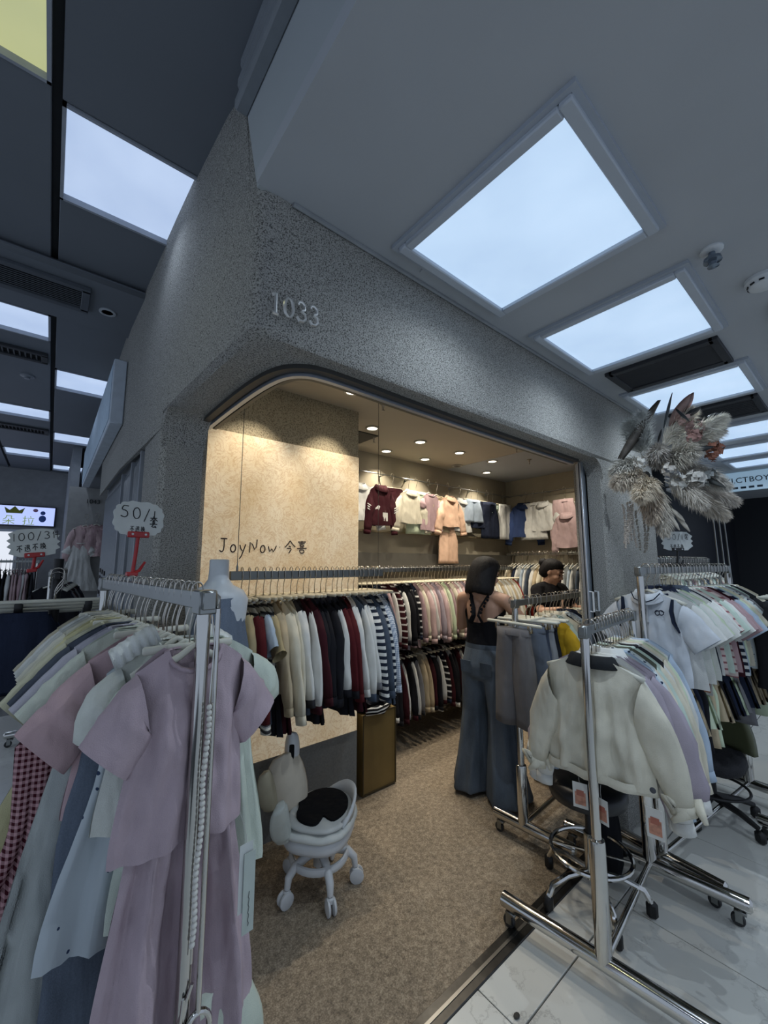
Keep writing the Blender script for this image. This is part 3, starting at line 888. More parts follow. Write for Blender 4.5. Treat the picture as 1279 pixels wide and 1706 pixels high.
# racks -------------------------------------------------------------
def caster(parent, x, y, h=.075, r=.026, mat=None, seed=0):
    t = MB().tube([(x, y, h + .02), (x, y, h - .008)], .009, 8).bb(x - .016, x + .016, y - .022, y + .022, h - .022, h - .008, 0, .003).build('caster', steel(), parent)
    for s in (-1, 1):
        MB().box((x + s * .014, y + .006, h - .035), (.003, .026, .040)).build('fork', steel(), t)
    M = Matrix.Rotation(R(90), 4, 'Y')
    MB().lathe([(0, -.010), (r * .9, -.010), (r, -.006), (r, .006), (r * .9, .010), (0, .010)], (x, y + .010, r), 14, 0, M).build('wheel', mat or plain('#2a2a2b', .5), t)
    return t
def clothes_rack(label, p0, p1, z, base=0.62, r_low=.030, r_up=.018, z_sleeve=.52, baseoff=0.0, cross=True, group=None, rail=(.026, .038), post0=True, post1=True):
    p0 = Vector((p0[0], p0[1], 0)); p1 = Vector((p1[0], p1[1], 0)); d = p1 - p0; L = d.length
    t = thing('clothes_rack', label, 'clothes rack', p0, math.atan2(d.y, d.x), group)
    w, h = rail
    MB().bb(-.03, L + .03, -w / 2, w / 2, z - h, z, 0, .002).build('rail', steel(), t)
    for i, (x, on) in enumerate(((0, post0), (L, post1))):
        if not on: continue
        MB().box((x, 0, z - h / 2 - .004), (.046, w + .010, h + .014), 0, 0, None, .003).build('rail_bracket', steel(), t)
        MB().tube([(x, 0, z_sleeve - .02), (x, 0, z - h)], r_up, 12).build('post', chrome(), t)
        MB().tube([(x, 0, .10), (x, 0, z_sleeve - .012), (x, 0, z_sleeve), (x, 0, z_sleeve + .006)], [r_low, r_low, r_low * .92, r_up], 16).build('post_sleeve', chrome(), t)
        y0, y1 = -base / 2 + baseoff, base / 2 + baseoff
        bs = MB().tube([(x, y0 - .010, .10), (x, y0, .10), (x, y1, .10), (x, y1 + .010, .10)], [r_low * .6, r_low, r_low, r_low * .6], 14).build('base_bar', chrome(), t)
        caster(t, x, y0 + .035); caster(t, x, y1 - .035)
    if cross: MB().tube([(0, 0, .10), (L, 0, .10)], .014, 10).build('cross_bar', chrome(), t)
    return t

# ================================================================== FILLED RAILS
C = {
 'black': '#1b1b20', 'navy': '#1f2638', 'maroon': '#3a161d', 'dark red': '#4f1a1e', 'cream': '#cfc8b4', 'white': '#d2d2cd', 'grey': '#77777a', 'beige': '#a89a78', 'pink': '#c2a8a8', 'dusty pink': '#a98f92',
 'mint': '#b9c9bd', 'pale blue': '#a9b8c8', 'lilac': '#a39aa4', 'slate': '#46505e', 'olive grey': '#55584c', 'charcoal': '#2d2d31', 'peach': '#d8b49a', 'red': '#8e2a22', 'yellow': '#c9a22c', 'pale green': '#c3d0b4', 'tan': '#b8a88c', 'brown': '#5b4638',
}
STR = {
 'white-striped navy': lambda: striped('#cfcfca', '#232a38', .030), 'grey-striped': lambda: striped('#c9c6bb', '#3b3a3c', .055, .5, 'Z', '#8a8a8c'),
 'white-striped maroon': lambda: striped('#3a161d', '#d0cbc8', .045, .75), 'white-striped black': lambda: striped('#18181c', '#cfcfcc', .05, .72), 'blue-checked': lambda: gingham('#cfd3d8', '#7f8ea3', .010),
 'navy-dotted': lambda: dotted('#c7cfcf', '#2b3a50', 60, .3), 'pink-striped': lambda: striped('#c9b9b4', '#8d5b5f', .03, .7),
}
def fab(n): return STR[n]() if n in STR else cloth(C[n])
def price_tag(parent, x, y, z, w=.045, h=.085, rz=0.0, picture=True, string=.06):
    p = MB().box((x, y, z - string - h / 2), (w, .0016, h), 0, rz).build('price_tag', plain('#c9c8c2', .6), parent)
    MB().tube([(x, y, z), (x + .003, y, z - string * .5), (x, y, z - string - .004)], .0006, 4).build('string', plain('#b9b9b4', .6), p)
    for sg_ in ((-1, 1) if picture else ()):
        MB().box((x, y + sg_ * .0012, z - string - h * .62), (w * .72, .0012, h * .5), 0, rz).build('printed_picture', plain('#b57f68', .6, 0, .3, 60), p)
        MB().box((x, y + sg_ * .0018, z - string - h * .40), (w * .5, .0008, h * .22), 0, rz).build('printed_logo', plain('#a1604f', .6), p)
    return p

def fill_rail(rail, p0, p1, z, specs, hang='one', hgroup='', sc=1.0, flip=-1, parts=False, jit=.3, bar_drop=.012, sets=None, hsc=1.0, seed=1, end='left', tags=0, noun='top', hl=HL, ramp=0.0):
    rnd = random.Random(seed)
    p0 = Vector(p0); p1 = Vector(p1); d = p1 - p0; th = math.atan2(d.y, d.x)
    n = len(specs); cnt = {}
    tot = {}
    for s in specs: tot[s[0]] = tot.get(s[0], 0) + 1
    for i, s in enumerate(specs):
        cname, kind = s[0], s[1]
        sleeve = fab(s[2]) if len(s) > 2 and s[2] else None
        trim = fab(s[3]) if len(s) > 3 and s[3] else None
        t = (i + .5 + rnd.uniform(-jit, jit) * .6) / n
        p = p0.lerp(p1, t); rz = th + flip * PI / 2 + R(rnd.uniform(-4, 4))
        hanger((p.x, p.y, z), rz + R(rnd.uniform(-5, 5)), hang, 'pale hanger, %s from the %s on the %s' % (ORD[i], end, rail), hgroup or ('hangers on the ' + rail), hsc)
        cnt[cname] = cnt.get(cname, 0) + 1; k = cnt[cname]
        nn = {'pants': 'trousers', 'wide_pants': 'trousers', 'shorts': 'shorts', 'skirt': 'skirt', 'dress': 'dress', 'jacket': 'jacket', 'polo': 'polo shirt', 'tee': 'short-sleeved top', 'long': 'long-sleeved top', 'long_thin': 'long-sleeved top', 'hoodie': 'hooded top'}.get(kind, noun)
        if tot[cname] == 1: lb = '%s %s, only one of its colour on the %s' % (cname, nn, rail)
        else: lb = '%s %s, %s of its colour from the %s, %s' % (cname, nn, ORD[k - 1], end, rail)
        cat = {'trousers': 'trousers', 'shorts': 'shorts', 'skirt': 'skirt', 'dress': 'dress', 'jacket': 'jacket'}.get(nn, 'shirt')
        g = garment(nn.replace(' ', '_').replace('-', '_'), kind, rnd.randrange(3), fab(cname), sleeve, trim, (p.x, p.y, z - hl - bar_drop), rz, lb, cat, 'garments on the ' + rail, parts, sc * rnd.uniform(.94, 1.06))
        if tags and rnd.random() < tags and parts:
            price_tag(g, rnd.uniform(.02, .12), -.045, -.30, .05, .085)
        if sets and rnd.random() < sets[0]:
            bn = rnd.choice(sets[1]); bk = rnd.choice(sets[2])
            garment('skirt' if bk in ('skirt', 'pleated') else 'shorts', bk, rnd.randrange(2), fab(bn), None, None, (p.x, p.y, z - hl - bar_drop - sets[3] * sc), rz,
                    '%s bottoms under the %s top from the %s, %s' % (bn, ORD[i], end, rail), 'skirt' if bk in ('skirt', 'pleated') else 'shorts', 'bottoms hung on the ' + rail, False, sc * .8)

# ---- rail before the paper panel
rl = thing('hanging_rail', 'steel rail hung by a cable before the glowing paper panel', 'rail', (0.70, 2.06, 1.538))
MB().bb(0, 0.98, -.013, .013, -.045, 0, 0, .002).build('rail', plain('#6f706c', .35, .8), rl)
MB().tube([(0.035, 0, 0), (0.035, 0, 1.16)], .0018, 5).build('cable', plain('#5f5c55', .4, .8), rl)
MB().lathe([(.006, 0), (.006, .02), (.003, .03), (.0015, .05)], (0.035, 0, 0), 8).build('cable_grip', steel(), rl)
MB().tube([(0.95, 0, 0), (0.95, 0, 1.16)], .0018, 5).build('cable', plain('#5f5c55', .4, .8), rl)
J = [('grey-striped', 'long', 'beige'), ('grey-striped', 'long', 'dark red'), ('grey-striped', 'tee', 'pale blue'), ('grey-striped', 'tee', 'beige'), ('tan', 'long'), ('cream', 'long'), ('cream', 'long'), ('charcoal', 'long', 'white'),
     ('maroon', 'long', 'white'), ('maroon', 'long'), ('black', 'hoodie'), ('black', 'hoodie'), ('black', 'hoodie'), ('black', 'hoodie', 'white'), ('black', 'long', 'dark red'), ('dark red', 'long'), ('white', 'long'), ('slate', 'long', 'white'), ('grey', 'long', 'white'),
     ('white-striped navy', 'long'), ('slate', 'long'), ('white-striped navy', 'long'), ('blue-checked', 'long'), ('slate', 'hoodie')]
fill_rail('paper panel rail', (0.745, 2.06, 0), (1.66, 2.06, 0), 1.538, J, 'bar', sc=1.12, parts=True, sets=(.75, ['black', 'charcoal', 'slate', 'maroon'], ['shorts', 'skirt'], .31), tags=.3, seed=4)

# ---- upper back rail
r2 = thing('wall_rail', 'steel upper clothes rail along the back wall', 'rail', (1.72, 2.86, 1.535))
MB().bb(0, 2.95, -.013, .013, -.04, 0, 0, .002).build('rail', steel(), r2)
for xx in (.15, 1.0, 1.9, 2.85): MB().tube([(xx, 0, -.02), (xx, .34, -.02)], .010, 8).build('bracket', steel(), r2)
U = []
for i in range(11): U.append((['navy', 'charcoal', 'black', 'slate', 'navy', 'charcoal'][i % 6], 'long_thin', 'white' if i % 4 == 3 else ('maroon' if i == 1 else None)))
U += [('white-striped maroon', 'long_thin', 'dusty pink'), ('maroon', 'long_thin', 'white'), ('white-striped maroon', 'long_thin'), ('white-striped black', 'long_thin'), ('black', 'long_thin', 'white'), ('black', 'long_thin'), ('white-striped black', 'long_thin', 'black'), ('navy', 'long_thin', 'white-striped black')]
for i in range(21): U.append((['dusty pink', 'cream', 'pink', 'white', 'pink', 'lilac', 'pink', 'cream', 'pale green'][i % 9], 'long_thin', None))
for i in range(13): U.append((['cream', 'white', 'tan', 'white'][i % 4], 'long_thin', None))
U += [('red', 'long_thin'), ('brown', 'long_thin'), ('red', 'long_thin'), ('pink', 'long_thin'), ('black', 'long_thin'), ('charcoal', 'long_thin')]
fill_rail('upper back rail', (1.74, 2.86, 0), (4.60, 2.86, 0), 1.535, U, 'one', sc=1.12, sets=(.5, ['pink', 'cream', 'black', 'lilac'], ['shorts', 'pleated'], .28), seed=7)

# ---- lower back rail
r3 = thing('wall_rail', 'steel lower clothes rail along the back wall', 'rail', (1.80, 2.86, 0.88))
MB().bb(0, 2.8, -.013, .013, -.04, 0, 0, .002).build('rail', steel(), r3)
for xx in (.15, 1.0, 1.9, 2.7): MB().tube([(xx, 0, -.02), (xx, .34, -.02)], .010, 8).build('bracket', steel(), r3)
Lw = []
for i in range(48):
    Lw.append([('charcoal', 'long_thin', 'grey'), ('tan', 'long_thin'), ('cream', 'long_thin', 'tan'), ('black', 'long_thin', 'maroon'), ('white-striped black', 'long_thin', 'black'), ('maroon', 'long_thin', 'white'), ('navy', 'long_thin', 'white-striped black'), ('maroon', 'long_thin'),
               ('white', 'long_thin', 'black'), ('black', 'long_thin'), ('maroon', 'long_thin'), ('grey', 'long_thin', 'white'), ('maroon', 'long_thin', 'black'), ('black', 'long_thin', 'white')][i % 14])
fill_rail('lower back rail', (1.84, 2.86, 0), (4.5, 2.86, 0), 0.88, Lw, 'one', sc=1.12, seed=11, hl=.10)

# ---- right wall rail and garments
r4 = thing('wall_rail', 'steel clothes rail along the right wall of the shop', 'rail', (4.52, 1.95, 1.70))
MB().bb(-.013, .013, 0, 1.05, -.03, 0, 0, .002).build('rail', steel(), r4)
for yy in (.1, .95): MB().tube([(0, yy, -.015), (.33, yy, -.015)], .009, 8).build('bracket', steel(), r4)
W = [(['white', 'slate', 'white', 'pale blue', 'white', 'navy', 'tan', 'cream', 'dusty pink', 'tan', 'cream', 'tan'][i % 12], 'long_thin', None) for i in range(20)]
fill_rail('right wall rail', (4.52, 1.99, 0), (4.52, 2.95, 0), 1.70, W, 'one_arms', sc=1.05, seed=13, flip=-1, end='front')

# ---- front right rack
RK = (1.717, 0.79, 2.43, 0.86)
clothes_rack('chrome clothes rack in front with the off-white black-collared jacket at its end', (RK[0], RK[1]), (RK[2], RK[3]), 1.322, base=.78, baseoff=.02)
F = [('white', 'long'), ('lilac', 'long', None, 'white'), ('lilac', 'jacket', None, 'white'), ('mint', 'long'), ('pale blue', 'long'), ('navy-dotted', 'long'), ('olive grey', 'long', 'cream'), ('mint', 'long'), ('charcoal', 'long', 'cream'), ('white', 'long'), ('cream', 'long'), ('pale green', 'long'), ('white', 'long'), ('pale blue', 'long')]
fill_rail('front right rack', (1.815, .798, 0), (2.40, .857, 0), 1.322, F, 'arms', sc=1.22, parts=True, tags=.25, seed=5, flip=1, end='near end', hsc=.92, bar_drop=-.008)

# the off-white jacket at its near end
hanger((1.785, .797, 1.322), R(94), 'arms', 'white hanger holding the off-white jacket with black collar', None, 1.25)
P = g_top(sw=.185, sd=.055, L=.45, hw=.20, th=.040, nw=.075, nd=.02, sl='long', slen=.36, so=.050, ang=24, ah=.15, seed=3, fold=.012, nf=3, collar='polo', nu=34, nv=26, wr=.032)
jk = thing('jacket', 'off-white cotton jacket with black collar and knotted cuffs, front of the rack', 'jacket', (1.788, .797, 1.322 - HL - .004), R(95))
MJ = cloth('#cfcab8')
P['body'].build('body', MJ, jk, True)
P['sleeve0'].build('sleeve', MJ, jk, True); P['sleeve1'].build('sleeve', MJ, jk, True)
tag(P['collar'].build('collar', cloth('#26282a'), jk, True), 'black corduroy collar')
hb = MB(); rg = []
for z, k in ((-.432, 1.0), (-.45, 1.03), (-.465, 1.03), (-.468, .99)):
    rg.append([((.200) * k * math.cos(2 * PI * q / 32), .05 * k * math.sin(2 * PI * q / 32) + .010 * math.sin(3 * math.cos(2 * PI * q / 32) * PI), z) for q in range(32)])
hb.loft(rg, 0, True).build('hem_band', MJ, jk, True)
for s, k in ((-1, 'cuff0'), (1, 'cuff1')):
    c = P[k].build('cuff', MJ, jk, True)
    cc = Vector((0, 0, 0))
    for v in P[k].v: cc += Vector(v)
    cc /= len(P[k].v)
    kn = MB()
    for q in range(3):
        a = R(40 + 110 * q)
        kn.tube([cc + Vector((0, -.02, .01)), cc + Vector((.05 * math.cos(a), -.03 * 0 + .03 * math.sin(a * 2), .015 + .02 * math.sin(a))), cc + Vector((.07 * math.cos(a + .6), .02, -.02 + .02 * math.sin(a)))], [.012, .024, .008], 8)
    kn.build('knot', MJ, c, True)
MB().lathe([(0, 0), (.010, 0), (.010, .004), (0, .005)], (-.20, .055, -.42), 12, 0, Matrix.Rotation(R(-90), 4, 'X')).build('button', plain('#4f5258', .4, .5), jk)
price_tag(jk, -.20, .06, -.43, .055, .10, 0, True, .05)
price_tag(jk, .06, .05, -.46, .055, .095, R(12), True, .03)
price_tag(jk, -.02, .05, -.47, .05, .09, R(-18), True, .05)

# ---- right rack behind it (polo shirts)
QK = (2.53, .84, 3.78, .69)
clothes_rack('chrome clothes rack behind, full of short-sleeved polo shirts', QK[:2], QK[2:], 1.555, base=.56, baseoff=.02)
Q = [('white', 'tee', None, 'navy'), ('mint', 'polo', None, 'navy'), ('white', 'tee'), ('pale green', 'tee', None, 'black'), ('white', 'polo', None, 'slate'), ('navy', 'tee', 'white'), ('white', 'tee'), ('pink-striped', 'tee'), ('mint', 'tee'), ('pink-striped', 'tee', 'white'), ('dusty pink', 'tee'), ('maroon', 'tee', 'dusty pink'), ('white-striped navy', 'tee', 'pale blue'), ('pale blue', 'tee'),
     ('pale green', 'tee'), ('cream', 'tee'), ('navy-dotted', 'tee'), ('grey', 'tee'), ('mint', 'long'), ('charcoal', 'tee'), ('white', 'long'), ('cream', 'tee')]
dx = Vector((QK[2] - QK[0], QK[3] - QK[1], 0)).normalized()
fill_rail('polo rack', Vector((QK[0], QK[1], 0)) + dx * .14, Vector((QK[2], QK[3], 0)) - dx * .04, 1.555, Q, 'arms', sc=1.22, parts=True, tags=.3, seed=21, flip=-1, end='near end', hsc=.92, bar_drop=-.008,
          sets=(.95, ['black', 'navy', 'grey', 'pale green', 'tan', 'dusty pink'], ['skirt', 'shorts', 'wide_pants'], .34))
thq = math.atan2(dx.y, dx.x)
pp = Vector((QK[0], QK[1], 0)) + dx * .075
hanger((pp.x, pp.y, 1.555), thq - PI / 2, 'arms', 'white hanger holding the white polo shirt with navy panels', None, 1.2)
P = g_top(sw=.175, L=.47, hw=.19, slen=.17, ah=.14, so=.075, th=.034, collar='polo', seed=9, nu=20, nv=16)
pl = thing('polo_shirt', 'white polo shirt with navy sleeve panels and chest emblem', 'shirt', (pp.x, pp.y, 1.555 - HL - .004), thq - PI / 2)
MW = cloth('#c9ced4')
P['body'].build('body', MW, pl, True); P['sleeve0'].build('sleeve', MW, pl, True); P['sleeve1'].build('sleeve', MW, pl, True)
P['collar'].build('collar', MW, pl, True)
MN = cloth('#1d2435')
for s in (-1, 1):
    MB().tube([(s * .128, -.024, -.03), (s * .122, -.032, -.09), (s * .130, -.031, -.15), (s * .15, -.026, -.20)], [.015, .026, .026, .010], 8, ry=.006).build('navy_panel', MN, pl)
MB().tube([(-.075, -.03, .0), (-.05, -.052, -.035), (-.012, -.055, -.05)], .003, 5).tube([(.075, -.03, .0), (.05, -.052, -.035), (.012, -.055, -.05)], .003, 5).build('collar_stripe', MN, pl)
MB().bb(-.012, .012, -.043, -.036, -.16, -.03).build('placket', MW, pl)
em = MB()
for ox, oz in ((-.014, 0), (.006, .002)):
    em.tube([(.07 + ox + .011 * math.cos(a2), -.037, -.105 + oz + .013 * math.sin(a2)) for a2 in [2 * PI * q / 10 for q in range(11)]], .0022, 4)
em.tube([(.045, -.037, -.10), (.07, -.038, -.092), (.09, -.036, -.10)], .0022, 4)
em.build('chest_emblem', MN, pl)
MB().bb(-.085, -.055, -.038, -.035, -.112, -.106).bb(-.085, -.055, -.038, -.035, -.124, -.118).build('chest_stripes', MN, pl)

# ---- middle rack just inside the door
MK = (2.20, 1.42, 3.26, 1.49)
clothes_rack('chrome clothes rack just inside the opening, trousers at its near end', MK[:2], MK[2:], 1.356, base=.46, baseoff=-.05, z_sleeve=.42)
md = Vector((MK[2] - MK[0], MK[3] - MK[1], 0)).normalized(); thm = math.atan2(md.y, md.x)
for k, (cn, hx) in enumerate((('grey', '#6d6b6c'), ('blue grey', '#5e6673'), ('slate blue', '#454d5e'), ('pale grey', '#8c9096'), ('dark', '#23262e'))):
    p = Vector((MK[0], MK[1], 0)) + md * (.03 + .055 * k + (.05 if k else -.06))
    hanger((p.x, p.y, 1.356), thm - PI / 2 + R((-8, 5, -4, 6, 2)[k]), 'wbar+steelclips', 'white bar hanger with clips holding the %s trousers' % cn, None, 1.2)
    garment('trousers', 'pants_near', k % 3, cloth(hx), None, None, (p.x, p.y, 1.356 - HL - .035), thm - PI / 2 + R((-8, 5, -4, 6, 2)[k]), '%s children\'s trousers clipped at the near end of the middle rack' % cn, 'trousers', 'trousers on the middle rack', True, 1.18)
MQ = [('yellow', 'jacket', None, 'cream'), ('mint', 'long'), ('cream', 'jacket'), ('charcoal', 'long'), ('navy-dotted', 'long'), ('pale blue', 'long'), ('navy', 'jacket'), ('cream', 'long'), ('white', 'long'), ('slate', 'long'), ('tan', 'long'), ('mint', 'long')]
p = Vector((MK[0], MK[1], 0)) + md * .38
fill_rail('middle rack', p, Vector((MK[2], MK[3], 0)) - md * .03, 1.356, MQ, 'arms', sc=1.1, parts=True, seed=31, flip=-1, end='near end', hsc=.9, bar_drop=-.008)

# ================================================================== WRITING
GL = {
 'J': [[(.1, .96), (.85, .96)], [(.52, .96), (.54, .3), (.42, .06), (.2, .02), (.02, .14)]],
 'o': [[(.5, .55), (.25, .5), (.1, .28), (.2, .05), (.48, .0), (.75, .14), (.78, .38), (.6, .54), (.45, .54)]],
 'y': [[(.1, .55), (.2, .25), (.42, .12)], [(.8, .6), (.5, .05), (.25, -.35), (.05, -.45)]],
 'N': [[(.08, .0), (.14, .95), (.75, .05), (.88, .98)]],
 'w': [[(.02, .5), (.2, .02), (.42, .38), (.62, .02), (.95, .55)]],
 '.': [[(.3, .48), (.4, .44)]],
 '今': [[(.52, .98), (.3, .7), (.0, .45)], [(.52, .98), (.75, .72), (1.05, .5)], [(.38, .55), (.6, .5)], [(.2, .38), (.68, .38), (.56, .18), (.4, .0)]],
 '喜': [[(.1, .9), (.9, .93)], [(.5, 1.02), (.5, .78)], [(.22, .78), (.8, .8)], [(.3, .68), (.7, .68), (.68, .54), (.32, .54), (.3, .68)], [(.38, .5), (.42, .42)], [(.64, .5), (.58, .42)], [(.0, .38), (1.0, .42)], [(.28, .28), (.74, .28), (.72, .02), (.3, .02), (.28, .28)]],
 '0': [[(.5, .98), (.2, .85), (.1, .5), (.22, .12), (.5, .02), (.78, .18), (.88, .5), (.75, .88), (.5, .98)]],
 '1': [[(.5, .95), (.46, .02)]],
 '3': [[(.15, .85), (.45, .98), (.78, .82), (.7, .6), (.4, .52), (.78, .42), (.82, .15), (.5, .0), (.12, .12)]],
 '5': [[(.85, .98), (.25, .96), (.18, .58), (.5, .62), (.8, .45), (.78, .15), (.45, .0), (.08, .1)]],
 '/': [[(.85, 1.05), (.1, -.1)]],
 '套': [[(.1, .86), (.9, .9)], [(.5, 1.05), (.42, .8), (.1, .6)], [(.55, .88), (.95, .62)], [(.42, .68), (.42, .32)], [(.42, .66), (.72, .66)], [(.42, .54), (.68, .54)], [(.42, .43), (.68, .43)], [(.08, .32), (.95, .34)], [(.5, .3), (.25, .06), (.78, .08)], [(.66, .2), (.85, .0)]],
 '不': [[(.08, .92), (.92, .95)], [(.58, .92), (.35, .6), (.05, .35)], [(.5, .68), (.5, .0)], [(.6, .58), (.9, .35)]],
 '退': [[(.12, .95), (.22, .84)], [(.02, .62), (.22, .64), (.12, .38), (.22, .2), (.05, .06)], [(.18, .12), (.5, .02), (1.0, .04)], [(.42, .95), (.8, .95), (.78, .6), (.44, .6)], [(.42, .95), (.42, .22), (.6, .34)], [(.44, .78), (.76, .78)], [(.6, .56), (.92, .2)], [(.86, .5), (.68, .38)]],
 '换': [[(.02, .72), (.34, .76)], [(.2, 1.0), (.2, .1), (.08, .18)], [(.02, .35), (.36, .48)], [(.6, 1.0), (.42, .72)], [(.55, .86), (.82, .86), (.72, .7)], [(.46, .68), (.9, .68), (.88, .42), (.48, .42), (.46, .68)], [(.38, .34), (1.0, .36)], [(.66, .66), (.66, .34), (.38, .02)], [(.68, .32), (1.0, .02)]],
 '件': [[(.3, 1.0), (.05, .6)], [(.2, .75), (.2, .0)], [(.5, .92), (.4, .6)], [(.45, .74), (.9, .76)], [(.36, .44), (1.0, .46)], [(.68, 1.0), (.68, .0)]],
}
def write(text, h, wpx=.72, gap=.18, r=.04, slope=0.0, squash=.35):
    """strokes in the x,z plane, front towards -y, origin at lower left"""
    m = MB(); x = 0.0
    for ch in text:
        w = {'1': .35, '.': .35, '/': .5, 'J': .6, 'o': .55, 'y': .6, 'N': .7, 'w': .7}.get(ch, wpx)
        for st in GL.get(ch, []):
            pts = [((x + px * w) * h, 0.0, pz * h + slope * (x + px * w) * h) for px, pz in st]
            if len(pts) > 2:
                sm = [pts[0]]
                for a0, b0 in zip(pts[:-1], pts[1:]):
                    sm.append(tuple((a0[k] * .6 + b0[k] * .4) for k in range(3))); sm.append(tuple((a0[k] * .2 + b0[k] * .8) for k in range(3)))
                pts = sm + [pts[-1]]
            m.tube(pts, r * h, 6)
        x += w + gap
    for i, v in enumerate(m.v): m.v[i] = (v[0], v[1] * squash, v[2])
    return m, x * h

# handwritten shop name on the paper panel
INK = plain('#2c1a14', .6)
def letters(text, h, parent, mat, loc, **kw):
    x = 0.0
    for i, ch in enumerate(text):
        mm, ww = write(ch, h, **kw)
        if mm.v: mm.build('character', mat, parent, loc=(loc[0] + x, loc[1], loc[2] + kw.get('slope', 0) * x))
        x += ww
    return x
w = letters('JoyNow', .080, lp, INK, (0.090, -.002, 1.185), r=.045, gap=.12)
letters('.今喜', .080, lp, INK, (0.090 + w, -.002, 1.185), r=.045, gap=.20, wpx=.85)

# street number on the fascia, raised serif digits
num = thing('house_number', 'raised silver number 1033 on the stucco fascia', 'number sign', (0.428, 1.050, 2.300))
SER = {'1': [[(.5, 1), (.5, 0)], [(.28, 0), (.72, 0)], [(.5, 1), (.26, .9)]], '0': [[(.5 + .34 * math.cos(q), .5 + .5 * math.sin(q)) for q in [2 * PI * i / 14 for i in range(15)]]],
       '3': [[(.14, .80), (.25, .96), (.5, 1.0), (.74, .88), (.74, .66), (.45, .53)], [(.45, .53), (.78, .42), (.84, .2), (.62, .02), (.32, .0), (.12, .16)]]}
for i, ch in enumerate('1033'):
    g = MB()
    for st in SER[ch]: g.tube([(px * .040, 0, pz * .062) for px, pz in st], .0048, 6)
    if ch == '0':
        g = MB()
        for s in (-1, 1):
            g.tube([(.020 + s * .014 * math.cos(q), 0, .031 + .030 * math.sin(q)) for q in [-PI / 2 + PI * i2 / 8 for i2 in range(9)]], [.003, .004, .005, .0055, .0058, .0055, .005, .004, .003], 6)
    g.build('digit', plain('#d0cfcc', .3, .7), num, loc=(i * .042, -.010, .004 * i))

def text_obj(name, txt, size, mat, parent, loc, rot, ext=.004):
    cu = bpy.data.curves.new(name, 'FONT'); cu.body = txt; cu.size = size; cu.extrude = ext; cu.align_x = 'CENTER'; cu.resolution_u = 3
    tmp = bpy.data.objects.new(name, cu); col.objects.link(tmp)
    dg = bpy.context.evaluated_depsgraph_get()
    me = bpy.data.meshes.new_from_object(tmp.evaluated_get(dg))
    bpy.data.objects.remove(tmp)
    me.materials.clear(); me.materials.append(mat)
    return link(name, me, parent, loc, rot)

# price signs ------------------------------------------------------
def cloud(w, h, n, amp):
    return [((w / 2) * math.copysign(abs(math.cos(a2)) ** .7, math.cos(a2)) * (1 + amp * abs(math.sin(n * a2 / 2))), (h / 2) * math.copysign(abs(math.sin(a2)) ** .7, math.sin(a2)) * (1 + amp * abs(math.sin(n * a2 / 2)))) for a2 in [2 * PI * i / 120 for i in range(120)]]
def burst(w, h, n):
    pts = []
    for i in range(n * 2):
        a2 = 2 * PI * i / (n * 2); k = 1.0 if i % 2 == 0 else .86
        c, s = math.cos(a2), math.sin(a2)
        q = 1 / max(abs(c) ** 4 + abs(s) ** 4, 1e-6) ** .25
        pts.append((w / 2 * c * q * k * .94, h / 2 * s * q * (k if abs(c) > .75 else .97) * .94))
    return pts
def price_sign(label, loc, rz, poly, lines, clipmat, stem, cliplabel, tiltx=0.0, swing=0.0):
    t = thing('price_sign', label, 'price sign', loc, rz)
    t.rotation_euler = (0, swing, rz)
    card = MB().plate(poly, -.0015, .0015).build('card', plain('#c3c7c4', .6), t, False)
    for (txt, h, x, z, r, sl) in lines:
        letters(txt, h, card, plain('#15161a', .6), (x, -.0025, z), r=r, slope=sl)
    zb = min(p[1] for p in poly)
    cl = MB().bb(-.036, .036, -.010, .006, zb - .004, zb + .018, 0, .003).build('clip', clipmat, t)
    for s in (-1, 1): MB().lathe([(0, 0), (.004, 0), (.004, .002), (0, .003)], (s * .022, -.010, zb + .008), 8, 0, Matrix.Rotation(R(90), 4, 'X')).build('rivet', M_WHITE, cl)
    st = MB().tube([(0, 0, zb + .0), (-.004, 0, zb - stem * .5), (-.010, 0, zb - stem)], .0065, 8).build('stem', clipmat, t)
    MB().tube([(-.010, 0, zb - stem), (.012, 0, zb - stem + .010), (.030, 0, zb - stem + .042)], [.006, .006, .004], 8).build('lever', clipmat, t)
    MB().bb(-.030, .006, -.012, .012, zb - stem - .010, zb - stem + .006, 0, .003).build('foot_clamp', clipmat, t)
    return t
RED = plain('#a01d20', .35)
price_sign('white cloud-shaped price card 50 per set in a red clip stand', (0.245, 1.73, 1.742), R(12), cloud(.165, .125, 16, .06),
           [('50/1', .044, -.066, .004, .040, -.10), ('套', .042, .034, -.030, .045, 0), ('不退换', .020, -.030, -.048, .055, 0)], RED, .135, '')
price_sign('pale starburst price card 100 for three pieces in a red clip', (-0.062, 2.45, 1.672), R(8), burst(.20, .14, 15),
           [('100/3件', .036, -.075, .008, .04, .06), ('不退不换', .030, -.062, -.042, .05, .10)], RED, .06, '', 0, R(-6))
price_sign('small white price card 50 per set in a black clip on the polo rack', (3.02, .78, 1.715), R(-40), burst(.21, .13, 13),
           [('50/1套', .036, -.062, .008, .035, 0), ('不退不换', .024, -.046, -.044, .045, 0)], M_BLACK, .10, '')

